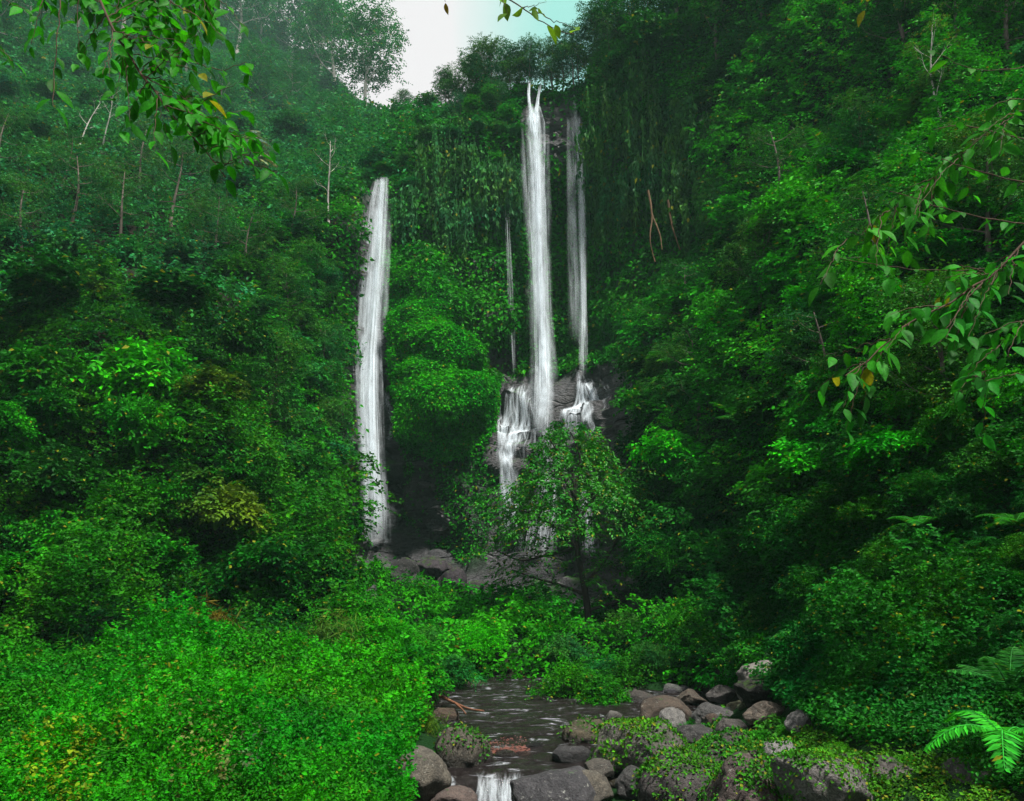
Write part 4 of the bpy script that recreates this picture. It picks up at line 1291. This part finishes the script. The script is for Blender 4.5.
boulder(890, 795, 90, 50, 9.0, "low mossy boulder between the ridged one and the fern", (.18, .17, .16), M_MOSSROCK, 2, .2, mossy=2800)
boulder(535, 748, 16, 9, 15.2, "small wet black boulder standing in the rapids", (.05, .05, .05), M_ROCK, 5, .2)
boulder(478, 684, 22, 8, 22.0, "flat brown boulder at the far end of the stream", BROWN, M_ROCK, 6, .2)
for i in range(14):
    x, y = sample([(375, 560), (430, 560), (480, 585), (540, 592), (640, 585), (640, 610), (480, 612), (400, 600)], 1)
    r = random.uniform(9, 26)
    o = boulder(float(x[0]), float(y[0]), r * random.uniform(.9, 1.6), r, 60, "grey purple fallen rock at the foot of the falls", jitcol((.07, .062, .068), .12), M_MOSSROCK, i, random.uniform(0, 6), "fallen rocks under the falls", (random.uniform(-.4, .4), random.uniform(-.4, .4)))
for (x, y, w_, h_, c_, lb) in [(640, 700, 30, 16, (.1, .09, .08), "flat dark boulder at the back of the stony bed"), (690, 700, 26, 15, (.16, .13, .1), "brown boulder in front of the dark leafy bush"), (722, 696, 22, 14, (.2, .19, .18), "light grey boulder left of the pale angular boulder"), (700, 738, 36, 22, (.08, .08, .08), "dark wet boulder right of the big mossy one"),
        (735, 730, 28, 18, (.13, .12, .11), "rough grey boulder below the herb bank"), (570, 757, 34, 18, (.07, .07, .075), "wet dark boulder beside the rapids in front of the flat mossy one"), (600, 775, 30, 22, (.15, .14, .12), "mottled boulder between the tan one and the big mossy one"), (640, 785, 40, 26, (.1, .1, .1), "dark boulder in front of the big mossy one"), (505, 757, 20, 9, (.07, .05, .045), "low wet brown rock at the end of the red pebbles"), (448, 716, 26, 13, (.12, .08, .05), "low brown rock under the fallen branch")]:
    boulder(x, y, w_, h_, 30, lb, c_, M_ROCK, x, x * .7)
# small stones of the bed
for k in range(100):
    x, y = sample([(600, 715), (690, 680), (740, 690), (745, 712), (700, 745), (660, 775), (610, 790), (640, 735)], 1)
    p, n, Y = at(x, y)
    r = random.uniform(4, 12)
    me = BOULD[random.randrange(7)]
    kk = Y[0] / F
    o = link("stone", me.copy(), jitcol(random.choice([(.06, .06, .06), DGREY, (.07, .05, .04), (.1, .09, .07)]), .2), None, p[0] + np.array([0, 0, 0.3 * r * kk]), (0, 0, random.uniform(0, 6)), (r * kk, r * kk * .8, r * kk * .6))
    o.data.materials.append(M_ROCK)
    tag(o, "small loose stone lying in the stony bed right of the stream", "stone", "small stones in the stream bed")
# reddish pebbles under shallow water
mb = MB()
ico = np.array([(0, 0, 1), (.9, 0, .1), (0, .9, .1), (-.9, 0, .1), (0, -.9, .1), (0, 0, -.7)])
icf = np.array([(0, 1, 2), (0, 2, 3), (0, 3, 4), (0, 4, 1), (5, 2, 1), (5, 3, 2), (5, 4, 3), (5, 1, 4)])
for k in range(260):
    x, y = sample([(484, 742), (500, 734), (526, 738), (530, 750), (505, 756), (486, 752)], 1)
    Y = 3.17 / (-ray(x, y)[1])
    p = P(x, y, Y)[0]
    s = random.uniform(.02, .05)
    mb.add(ico * np.array([1, 1, .6]) * s + p + np.array([0, 0, -.005]), icf, 0)
M_PEB = rock_material("red_pebble", 6, -0.3, tint=(0.17, 0.06, 0.04), rough=0.35, spec=0.5)
tag(link("pebbles", mb.mesh("pebbles", M_PEB)), "reddish brown pebbles showing at the edge of the stream", "pebbles", kind="stuff")
# fallen branch
mb = MB()
for pts, r in (([(440, 696, 20.6), (455, 703, 20.2), (470, 709, 19.8), (484, 711, 19.5)], .04), ([(455, 703, 20.2), (462, 709, 19.8), (466, 714, 19.4)], .025)):
    a = np.array(pts)
    v, f = tube(smooth_path(P(a[:, 0], a[:, 1], 2.85 / -ray(a[:, 0], a[:, 1])[1]), 10), np.linspace(r, r * .4, 10), 6); mb.add(v, f, 0, True)
tag(link("fallen_branch", mb.mesh("fallen_branch", M_BARK), (0.13, 0.055, 0.028)), "reddish fallen branch lying across the far edge of the stream", "branch")

# ------------------------------------------------------------------ the small tree in the middle
def centre_tree():
    Y0 = 30.0
    root = bpy.data.objects.new("tree", None)
    COL.objects.link(root)
    base = P(592, 650, Y0)
    root.location = [float(q_) for q_ in base]
    tag(root, "small umbrella shaped tree in the middle, standing before the falls", "tree")
    W = lambda px, py, dy=0.0: P(px, py, Y0 + dy) - base
    tk, cw = MB(), MB()
    tp = smooth_path([W(592, 654), W(589, 620), W(584, 585), W(577, 548), W(578, 510), W(572, 470)], 20)
    v, f = tube(tp, np.linspace(0.16, 0.05, 20), 8); tk.add(v, f, 0, True)
    limbs = [((584, 585), (605, 560), (622, 530), (640, 495), .8), ((577, 548), (560, 530), (535, 515), (500, 505), -.5), ((578, 520), (600, 490), (625, 470), (632, 460), -1.0),
             ((577, 548), (548, 555), (520, 560), (495, 550), .6), ((578, 510), (560, 480), (540, 460), (525, 450), .9), ((586, 595), (560, 585), (535, 578), (512, 570), .3),
             ((575, 490), (580, 460), (575, 440), (570, 432), -.6), ((590, 610), (620, 600), (648, 585), (662, 570), .5), ((577, 500), (560, 470), (556, 450), (550, 440), -1.2), ((578, 505), (605, 480), (610, 450), (600, 445), 1.4)]
    for l in limbs:
        pts = [W(*l[i], l[4] * i / 3) for i in range(4)]
        lp = smooth_path(pts, 12)
        v, f = tube(lp, np.linspace(.07, .02, 12), 6); tk.add(v, f, 0, True)
    # dense dome: shell of outward sprays, umbrella profile
    K = 2000
    u = rng.uniform(-1, 1, K); vdep = rng.uniform(-1, 1, K)
    rr = np.sqrt(u**2 + vdep**2)
    ok = (rr < 1) & (fbm(np.stack([u * 4.2, vdep * 4.2, u * 0 + 7], -1), 2) > -0.62)
    u, vdep, rr = u[ok], vdep[ok], rr[ok]
    K = len(u)
    cx = 571 + u * 68 + 6 * (u > 0)
    prof = 426 + 88 * rr**1.7 + 13 * fbm(np.stack([u * 3, vdep * 3, u * 0], -1), 2)
    py = prof + rng.random(K)**1.4 * 34
    pos = P(cx, py, Y0 + vdep * 2.9) - base
    d = np.stack([u, vdep, -0.25 * rr + 0.12], -1) + rng.normal(size=(K, 3)) * 0.3
    sprays(cw, pos, d, .45 * rnd(K, .7, 1.3), 10, .15, .08, 1, .35, upn=np.stack([u * .5, vdep * .5, 1 - .3 * rr], -1))
    # lower open layers
    lay = [(505, 508, 26), (520, 540, 30), (500, 548, 22), (545, 520, 26), (530, 565, 24), (512, 572, 18), (620, 500, 30), (640, 490, 18), (600, 530, 28), (560, 545, 26), (640, 470, 20), (655, 568, 26),
           (625, 545, 22), (585, 560, 22), (605, 585, 24), (540, 585, 20), (515, 490, 22), (498, 500, 14), (630, 520, 22), (560, 500, 30), (655, 590, 24), (575, 525, 30), (615, 565, 20)]
    for x, y, r in lay:
        K = int(r * 1.25)
        a = rng.uniform(0, 6.28, K); q_ = np.sqrt(rng.random(K))
        pos = P(x + r * q_ * np.cos(a), y + 7 * rng.normal(size=K), Y0 + r / 27 * q_ * np.sin(a) + rng.uniform(-.8, .8)) - base
        d = np.stack([np.cos(a) + (x - 575) / 60, np.sin(a), np.full(K, .0)], -1)
        sprays(cw, pos, d, .5 * rnd(K, .7, 1.3), 9, .18, .085, 1, .3)
    link("trunk", tk.mesh("trunk", M_BARK), (0.035, 0.03, 0.026), root)
    link("crown", cw.mesh("crown", M_CENTRE), (0.009, 0.125, 0.003), root)
M_CENTRE = leaf_material("tree_leaf", spec=0.15, rough=0.45, yellow=0.95, var=0.5)
centre_tree()

# ------------------------------------------------------------------ trees
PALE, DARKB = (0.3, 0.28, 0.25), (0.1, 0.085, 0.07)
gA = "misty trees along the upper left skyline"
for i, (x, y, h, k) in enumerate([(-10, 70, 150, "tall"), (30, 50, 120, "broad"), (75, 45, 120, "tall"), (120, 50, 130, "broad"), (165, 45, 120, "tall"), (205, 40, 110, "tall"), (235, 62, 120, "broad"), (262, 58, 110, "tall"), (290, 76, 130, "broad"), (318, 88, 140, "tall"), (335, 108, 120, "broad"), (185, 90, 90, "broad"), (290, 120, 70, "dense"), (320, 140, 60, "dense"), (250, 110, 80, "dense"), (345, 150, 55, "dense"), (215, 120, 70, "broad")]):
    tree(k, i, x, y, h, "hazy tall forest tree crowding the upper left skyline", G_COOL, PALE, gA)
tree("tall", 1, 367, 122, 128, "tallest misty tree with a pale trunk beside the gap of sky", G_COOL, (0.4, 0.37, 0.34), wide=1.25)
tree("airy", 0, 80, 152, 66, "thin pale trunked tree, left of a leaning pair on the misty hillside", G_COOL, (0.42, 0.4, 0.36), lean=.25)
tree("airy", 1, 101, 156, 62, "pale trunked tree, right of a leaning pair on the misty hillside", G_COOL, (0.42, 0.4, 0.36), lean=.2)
tree("airy", 1, 328, 232, 96, "slender pale forked tree left of the top of the left waterfall", (0.02, 0.1, 0.04), (0.45, 0.42, 0.38))
gB = "trees along the cliff rim"
for i, (x, y, h, k) in enumerate([(405, 124, 40, "broad"), (428, 120, 36, "dense"), (448, 118, 44, "broad"), (470, 112, 72, "broad"), (488, 104, 76, "broad"), (505, 98, 70, "tall"), (520, 92, 56, "airy"), (545, 86, 58, "airy"), (562, 92, 60, "broad"), (580, 92, 66, "airy"), (598, 84, 80, "broad"), (515, 94, 68, "broad"), (530, 88, 62, "tall"), (553, 90, 66, "broad"), (574, 92, 74, "tall"), (610, 80, 90, "dense"), (452, 116, 50, "dense"), (478, 106, 70, "dense"), (460, 130, 40, "dense"), (495, 118, 40, "dense")]):
    tree(k, i + 1, x, y, h, "green forest tree on the cliff rim above the falls", (0.014, 0.09, 0.026), DARKB, gB)
gC = "tall trees on the upper right rim"
for i, (x, y, h, k) in enumerate([(625, 64, 100, "dense"), (650, 50, 100, "dense"), (685, 40, 120, "broad"), (720, 60, 110, "dense"), (765, 50, 110, "dense"), (810, 60, 110, "broad"), (860, 40, 120, "dense"), (905, 50, 120, "dense"), (960, 60, 130, "broad"), (1010, 60, 140, "dense"), (620, 110, 70, "dense"), (660, 110, 70, "dense")]):
    tree(k, i, x, y, h, "dark dense tree on the high rim right of the falls", G_DARK, DARKB, gC)
gD = "spreading trees on the left hillside"
for i, (x, y, h) in enumerate([(20, 262, 100), (70, 240, 90), (118, 262, 96), (170, 240, 100), (215, 262, 84), (250, 286, 90), (60, 200, 80), (140, 190, 80), (190, 175, 70), (290, 250, 70), (0, 190, 80), (225, 200, 70)]):
    tree("tiered", i, x, y, h, "spreading tree with flat layered boughs on the left hillside", (0.013, 0.1, 0.025), (0.12, 0.1, 0.08), gD)
gE = "young trees on the ridge beside the left waterfall"
for i, (x, y, h) in enumerate([(285, 350, 90), (310, 320, 80), (275, 430, 110), (320, 400, 80), (325, 470, 70), (300, 520, 90)]):
    tree("dense", i, x, y, h, "young bushy tree on the steep ridge left of the left waterfall", (0.012, 0.11, 0.014), DARKB, gE)
tree("airy", 0, 945, 135, 130, "slim white trunked tree on the upper right slope", (0.03, 0.11, 0.01), (0.42, 0.4, 0.36))
gF = "trees on the right slope"
for i, (x, y, h) in enumerate([(720, 250, 80), (790, 220, 100), (860, 200, 110), (700, 340, 80), (780, 330, 110), (880, 300, 120), (990, 260, 150), (830, 430, 130), (940, 430, 160), (720, 440, 100), (680, 420, 70)]):
    tree("tiered" if i % 2 else "dense", i, x, y, h, "spreading leafy tree rooted on the steep right slope", (0.011, 0.09, 0.013), DARKB, gF)

# palm with grey drooping plumes
def plume_palm():
    p, n, Y = at(np.array([252.]), np.array([198.]))
    k = Y[0] / F
    root = bpy.data.objects.new("palm", None); COL.objects.link(root)
    root.location = [float(q_) for q_ in p[0]]
    tag(root, "grey green palm with drooping feathery fronds on the left hillside", "palm")
    tk, cw = MB(), MB()
    H = 84 * k
    v, f = tube(smooth_path([(0, 0, -.3), (.1, 0, H * .5), (0, 0, H * .9)], 8), np.linspace(.2, .12, 8), 7); tk.add(v, f, 0, True)
    for j in range(26):
        a = j * 2.4; e = random.uniform(-.1, .7)
        frond(cw, (0, 0, H * (.45 + .5 * j / 26)), (math.cos(a) * math.cos(e), math.sin(a) * math.cos(e), math.sin(e)), 24 * k * random.uniform(.8, 1.1), 22, 7 * k, .75)
    link("trunk", tk.mesh("trunk", M_BARK), (0.2, 0.19, 0.17), root)
    link("crown", cw.mesh("crown", [M_LEAF, M_BARK]), (0.07, 0.14, 0.09), root)
plume_palm()

# ------------------------------------------------------------------ ferns
def fern(px, py, rpx, label, color=(0.014, 0.15, 0.012), var=0, group=None, Y=None, tilt=(0, 0), name="fern", lift=26):
    if Y is None:
        p, n, Y = at(np.array([px]), np.array([py]))
        p = p[0]; Y = Y[0]
        p = p + (n[0] * .5 + np.array([0, 0, .6])) * lift * Y / F
    else:
        p = P(px, py, Y)
    s = rpx * Y / F
    o = link(name, FERNS[var % 3], jitcol(color, .1), None, p, (tilt[0], tilt[1], random.uniform(0, 6.28)), s)
    return tag(o, label, "fern", group)
for i, (x, y, r) in enumerate([(690, 395, 30), (745, 345, 26), (840, 190, 40), (800, 250, 36), (890, 215, 40), (700, 470, 30), (860, 320, 34), (660, 340, 18), (770, 455, 40), (930, 560, 30), (800, 430, 34), (905, 160, 40)]):
    fern(x, y - 6, r * 1.35, "arching green fern growing on the steep right slope", (0.008, 0.11, 0.003), i, "ferns on the right slope")
for i, (x, y, r) in enumerate([(280, 300, 18), (262, 270, 22), (300, 340, 18), (330, 280, 16), (315, 440, 18)]):
    fern(x, y, r, "arching bright fern on the ridge left of the left waterfall", (0.016, 0.15, 0.014), i, "ferns on the left ridge")
fern(1004, 738, 84, "large bright fern at the bottom right corner", (0.012, 0.2, 0.014), 1, Y=6.8)
fern(1010, 690, 70, "dark fern standing behind the large bright one", (0.01, 0.1, 0.012), 2, Y=8.0)
fern(815, 664, 34, "drooping fern above the pale angular boulder", (0.012, 0.12, 0.012), 1)
fern(1015, 525, 46, "green fern reaching in from the right edge", (0.008, 0.1, 0.003), 0, Y=9.5)
fern(365, 505, 30, "spiky fern at the foot of the left waterfall", (0.03, 0.15, 0.012), 0)

for i, (x, y, r) in enumerate([(700, 732, 22), (760, 742, 26), (722, 762, 20), (840, 752, 24), (680, 775, 20), (790, 735, 18), (655, 758, 14), (870, 778, 22), (905, 765, 20), (740, 790, 18)]):
    bush(x, y, r, "low yellow green herb clump growing between the front right boulders", (0.013, 0.13, 0.004), NEAR_SHRUBS[i % 3], .7, "herb_clump")["group"] = "herb clumps on the front right bank"
for i, (x, y, r) in enumerate([(40, 690, 30), (120, 672, 34), (210, 700, 30), (290, 690, 34), (350, 720, 30), (60, 740, 34), (150, 745, 30), (250, 745, 36), (330, 770, 34), (385, 755, 26), (30, 790, 40), (300, 810, 40), (375, 700, 30), (180, 668, 26), (250, 672, 26)]):
    bush(x, y, r, "leafy herb clump standing above the low cover of the left bank", [(0.01, 0.17, 0.003), (0.02, 0.18, 0.003), (0.006, 0.11, 0.003)][i % 3], (NEAR_SHRUBS + GRASSY)[i % 4], .8, "herb_clump")["group"] = "herb clumps on the left bank"
# reddish grassy bushes
for (x, y, r, lb) in [(205, 640, 44, "rusty brown grassy bush on the lower left slope"), (335, 610, 34, "rusty brown grassy bush nearest the left waterfall's foot"), (330, 660, 44, "olive drooping grass tussock at the top of the left bank"), (425, 735, 26, "drooping grass tussock overhanging the stream")]:
    p, n, Y = at(np.array([float(x)]), np.array([float(y)]))
    s = r * Y[0] / F
    o = link("grass_tussock", GRASSY[int(x) % 2], (0.04, 0.055, 0.008) if "rusty" in lb else (0.03, 0.1, 0.01), None, p[0], (0, 0, 1), (s, s, s * 1.1))
    tag(o, lb, "grass tussock")

# ------------------------------------------------------------------ hanging vines
def vine_proto(seed):
    global rng
    keep = rng; rng = np.random.default_rng(seed)
    mb = MB()
    for k in range(9):
        x0, y0 = rng.normal(size=2) * 0.12
        ln = rng.uniform(0.5, 1.0)
        z = np.linspace(0, -ln, 14)
        p = np.stack([x0 + 0.02 * np.sin(z * 9 + k), y0 + 0.02 * np.cos(z * 7 + k) + 0 * z, z], -1)
        v, f = tube(p, 0.005, 3); mb.add(v, f, 1)
        n = int(42 * ln)
        q_ = rng.uniform(0, 1, n)
        c = np.stack([np.interp(q_, np.linspace(0, 1, 14), p[:, i]) for i in range(3)], -1) + rng.normal(size=(n, 3)) * 0.018
        leaves(mb, c, np.array([0, 0, -1.0]) + rng.normal(size=(n, 3)) * .5, rng.normal(size=(n, 3)) + np.array([0, -1.5, 0.6]), rng.uniform(.06, .1, n), rng.uniform(.035, .06, n), 0)
    me = mb.mesh("hanging_vine", [M_LEAF, M_BARK])
    rng = keep
    return me
VINES = [vine_proto(s) for s in (401, 402, 403)]
def vines(poly, n, hlo, hhi, label, group, color, out=1.0):
    x, y = sample(poly, n)
    p, nr, Y = at(x, y)
    for k in range(n):
        s = random.uniform(hlo, hhi) * Y[k] / F
        q_ = p[k] + nr[k] * 0.5 + np.array([0, -out, 0.3])
        o = link("hanging_vine", random.choice(VINES), jitcol(color), None, q_, (0, 0, random.uniform(0, 6)), (s * .8, s * .8, s))
        tag(o, label, "vine", group)
vines([(595, 90), (660, 70), (730, 130), (735, 200), (690, 230), (600, 200)], 60, 45, 95, "leafy vine hanging down the shaded cliff right of the falls", "vines on the right cliff", (0.014, 0.085, 0.014))
vines([(395, 150), (470, 130), (515, 140), (515, 200), (460, 230), (400, 210)], 34, 40, 90, "leafy vine hanging down the cliff between the falls", "vines on the middle cliff", (0.014, 0.1, 0.02), .7)
# bare brown root hanging on the right cliff
mb = MB()
for pts in ([(648, 190, 49.5), (652, 215, 49.3), (650, 240, 49), (655, 262, 48.8)], [(668, 200, 49), (672, 225, 48.8), (680, 250, 48.5)], [(652, 215, 49.3), (660, 235, 49), (662, 250, 48.8)]):
    a = np.array(pts, float)
    v, f = tube(smooth_path(P(a[:, 0], a[:, 1], a[:, 2] - 2.0), 12), np.linspace(.07, .03, 12), 6); mb.add(v + rng.normal(size=v.shape) * .012, f, 0, True)
tag(link("hanging_root", mb.mesh("hanging_root", M_BARK), (0.1, 0.06, 0.03)), "bare brown roots hanging on the dark right cliff", "root")

# ------------------------------------------------------------------ branches close to the camera
def near_branch(label, stems, col, L=0.12, leaf_dens=1.0, barkc=(0.05, 0.03, 0.018), r0=0.007, extra=None, hang=0.7):
    root = bpy.data.objects.new("leafy_branch", None); COL.objects.link(root)
    a = np.array(stems[0][0], float)
    base = P(a[0, 0], a[0, 1], a[0, 2])
    root.location = [float(q_) for q_ in base]
    tag(root, label, "branch")
    tw, lf = MB(), MB()
    for i, (pts, nleaf, rs) in enumerate(stems):
        a = np.array(pts, float)
        w3 = smooth_path(P(a[:, 0], a[:, 1], a[:, 2]) - base, 18)
        w3 += rng.normal(size=w3.shape) * 0.004
        v, f = tube(w3, np.linspace(r0 * rs, r0 * rs * .35, 18), 6); tw.add(v, f, 0, True)
        n = int(nleaf * leaf_dens)
        if n == 0:
            continue
        t = np.linspace(0.12, 1.0, n) + rng.normal(size=n) * 0.02
        t = np.clip(t, 0, 1)
        c = np.stack([np.interp(t, np.linspace(0, 1, 18), w3[:, j]) for j in range(3)], -1)
        tg = unit(np.gradient(w3, axis=0))
        tt = np.stack([np.interp(t, np.linspace(0, 1, 18), tg[:, j]) for j in range(3)], -1)
        sd_ = unit(np.cross(tt, np.array([0, 0, 1.0])) + 1e-4)
        sg = np.where(np.arange(n) % 2 == 0, 1, -1)[:, None]
        ax = tt * 0.5 + sd_ * sg * 0.8 - np.array([0, 0, 1.0]) * hang + rng.normal(size=(n, 3)) * 0.35
        nn = np.array([0, -0.35, 1.0]) + rng.normal(size=(n, 3)) * 0.5
        ln = L * rng.uniform(.65, 1.25, n)
        off = unit(ax) * (0.012)
        leaves(lf, c + off, ax, nn, ln, ln * rng.uniform(.42, .55, n), 2)
    link("twigs", tw.mesh("twigs", M_BARK), barkc, root)
    link("leaves", lf.mesh("leaves", M_GLOSS), col, root)
    return root

def auto_twigs(main, n, lo, hi, spread, down, Yj=0.4, leaf=7):
    a = np.array(main, float)
    out = []
    for k in range(n):
        t = random.uniform(0.1, 0.95) * (len(a) - 1)
        i = int(t); fr = t - i
        p = a[i] * (1 - fr) + a[min(i + 1, len(a) - 1)] * fr
        ln = random.uniform(lo, hi)
        ang = random.uniform(*spread)
        e = p + np.array([math.cos(ang) * ln, math.sin(ang) * ln + down * ln, random.uniform(-Yj, Yj)])
        m = (p + e) / 2 + np.array([0, -4, 0])
        out.append(([tuple(p), tuple(m), tuple(e)], leaf, .45))
    return out

m1 = [(80, -40, 4.2), (96, -8, 4.1), (114, 32, 4.0), (137, 68, 4.0), (162, 102, 3.9), (186, 130, 3.9), (206, 152, 3.85), (224, 176, 3.8)]
st = [(m1, 12, 1.3)]
st += auto_twigs(m1[1:], 32, 30, 85, (-0.8, 0.5), .1, leaf=8)
st += auto_twigs([(20, -40, 4.5), (90, -20, 4.4), (150, -12, 4.3), (215, -20, 4.2)], 26, 25, 60, (0.4, 2.0), .2, leaf=7)
st += auto_twigs(m1[1:5], 10, 25, 60, (0.9, 2.4), .2, leaf=6)
st += [([(140, -30, 4.1), (175, 5, 4.0), (205, 20, 3.9), (222, 36, 3.9)], 14, .7), ([(170, -30, 4.3), (200, -5, 4.2), (215, 22, 4.2)], 12, .6), ([(62, -30, 4.1), (58, 30, 4.0), (54, 70, 4.0), (53, 106, 3.9)], 12, .6), ([(45, -30, 4.4), (40, 10, 4.3), (30, 45, 4.3)], 9, .6),
       ([(80, -30, 4.3), (78, 20, 4.2), (80, 52, 4.2)], 7, .5), ([(-40, 20, 4.4), (-5, 45, 4.3), (15, 62, 4.2)], 8, .6), ([(-30, -20, 4.5), (5, 0, 4.4), (30, 12, 4.3)], 10, .6), ([(186, 60, 4.0), (225, 70, 3.9), (246, 62, 3.9), (250, 75, 3.9)], 8, .5), ([(20, -30, 4.6), (60, -8, 4.5), (110, 5, 4.4), (150, 20, 4.3)], 20, .6)]
near_branch("leafy green branch hanging into the top left corner", st, (0.008, 0.13, 0.0025), L=0.1)
m2 = [(1060, 205, 4.2), (1010, 258, 4.2), (985, 280, 4.2), (950, 303, 4.15), (912, 322, 4.1), (880, 350, 4.1), (845, 376, 4.0)]
st = [(m2, 16, 1.3)] + auto_twigs(m2, 24, 25, 65, (1.8, 3.6), .25, leaf=6) + auto_twigs([(1060, 90, 4.6), (990, 130, 4.5), (920, 190, 4.5), (830, 250, 4.4)], 24, 25, 60, (1.0, 3.2), .3, leaf=5) + auto_twigs([(1050, 300, 4.3), (1010, 330, 4.3), (980, 380, 4.2)], 10, 20, 50, (0.6, 3.0), .3, leaf=5)
st += [([(1060, 150, 4.6), (1000, 133, 4.5), (955, 125, 4.4), (935, 130, 4.4)], 9, .8), ([(1060, 190, 4.5), (980, 172, 4.4), (920, 150, 4.4)], 9, .7), ([(1060, 228, 4.4), (970, 215, 4.3), (890, 190, 4.3)], 13, .7),
       ([(1060, 260, 4.5), (960, 270, 4.4), (890, 268, 4.3), (840, 258, 4.3)], 12, .7), ([(1060, 100, 4.6), (1010, 100, 4.5), (985, 110, 4.5)], 6, .7), ([(1060, 320, 4.2), (1015, 322, 4.1), (985, 335, 4.1)], 8, .7), ([(1060, 380, 4.3), (1010, 375, 4.2), (960, 390, 4.2)], 8, .7),
       ([(1060, 60, 4.8), (980, 70, 4.7), (930, 50, 4.7)], 8, .6)]
near_branch("leafy branch reaching in from the right edge with drooping leaves", st, (0.012, 0.14, 0.007), L=0.11)
m3 = [(470, -40, 4.0), (500, -8, 4.0), (522, 8, 4.0), (545, 22, 4.0), (562, 31, 4.0), (574, 34, 4.0)]
st = [(m3, 5, .8), ([(535, 10, 4.0), (552, 20, 3.95), (575, 28, 3.9)], 3, .5), ([(500, -8, 4.0), (505, 5, 3.9), (508, 14, 3.9)], 3, .4), ([(522, 8, 4.0), (535, 5, 3.9), (545, 2, 3.9)], 3, .4)]
near_branch("small leafy sprig hanging over the sky at the top centre", st, (0.04, 0.15, 0.012), L=0.1)
m4 = [(430, -40, 4.2), (440, -14, 4.2), (445, 0, 4.2)]
near_branch("two leaf twig tip at the top edge left of the sprig", [(m4, 4, .6)], (0.08, 0.1, 0.015), L=0.07)
m5 = [(860, -40, 4.3), (865, -10, 4.3), (866, 8, 4.3)]
near_branch("yellowish leaf twig hanging at the top right edge", [(m5, 4, .6)], (0.14, 0.2, 0.012), L=0.1)

# ------------------------------------------------------------------ haze
if HAZE_DENSITY > 0:
    m, t, out = mat_new("haze")
    pv = N(t, "ShaderNodeVolumePrincipled", Density=HAZE_DENSITY)
    pv.inputs["Color"].default_value = (0.4, 0.74, 0.64, 1)
    t.links.new(pv.outputs[0], out.inputs["Volume"])
    allz = [GG[..., 2].min(), GG[..., 2].max()]
    x0, x1, y0, y1, z0, z1 = -320, 320, -100, 330, -4.0, max(110.0, allz[1] + 30)
    z0 = min(z0, allz[0] - 1)
    c = np.array([(x, y, z) for x in (x0, x1) for y in (y0, y1) for z in (z0, z1)])
    f = np.array([(0, 1, 3, 2), (4, 6, 7, 5), (0, 4, 5, 1), (2, 3, 7, 6), (0, 2, 6, 4), (1, 5, 7, 3)])
    mb = MB(); mb.add(c, f)
    tag(link("haze", mb.mesh("haze", m)), "thin pale haze filling the valley", "haze", kind="stuff")
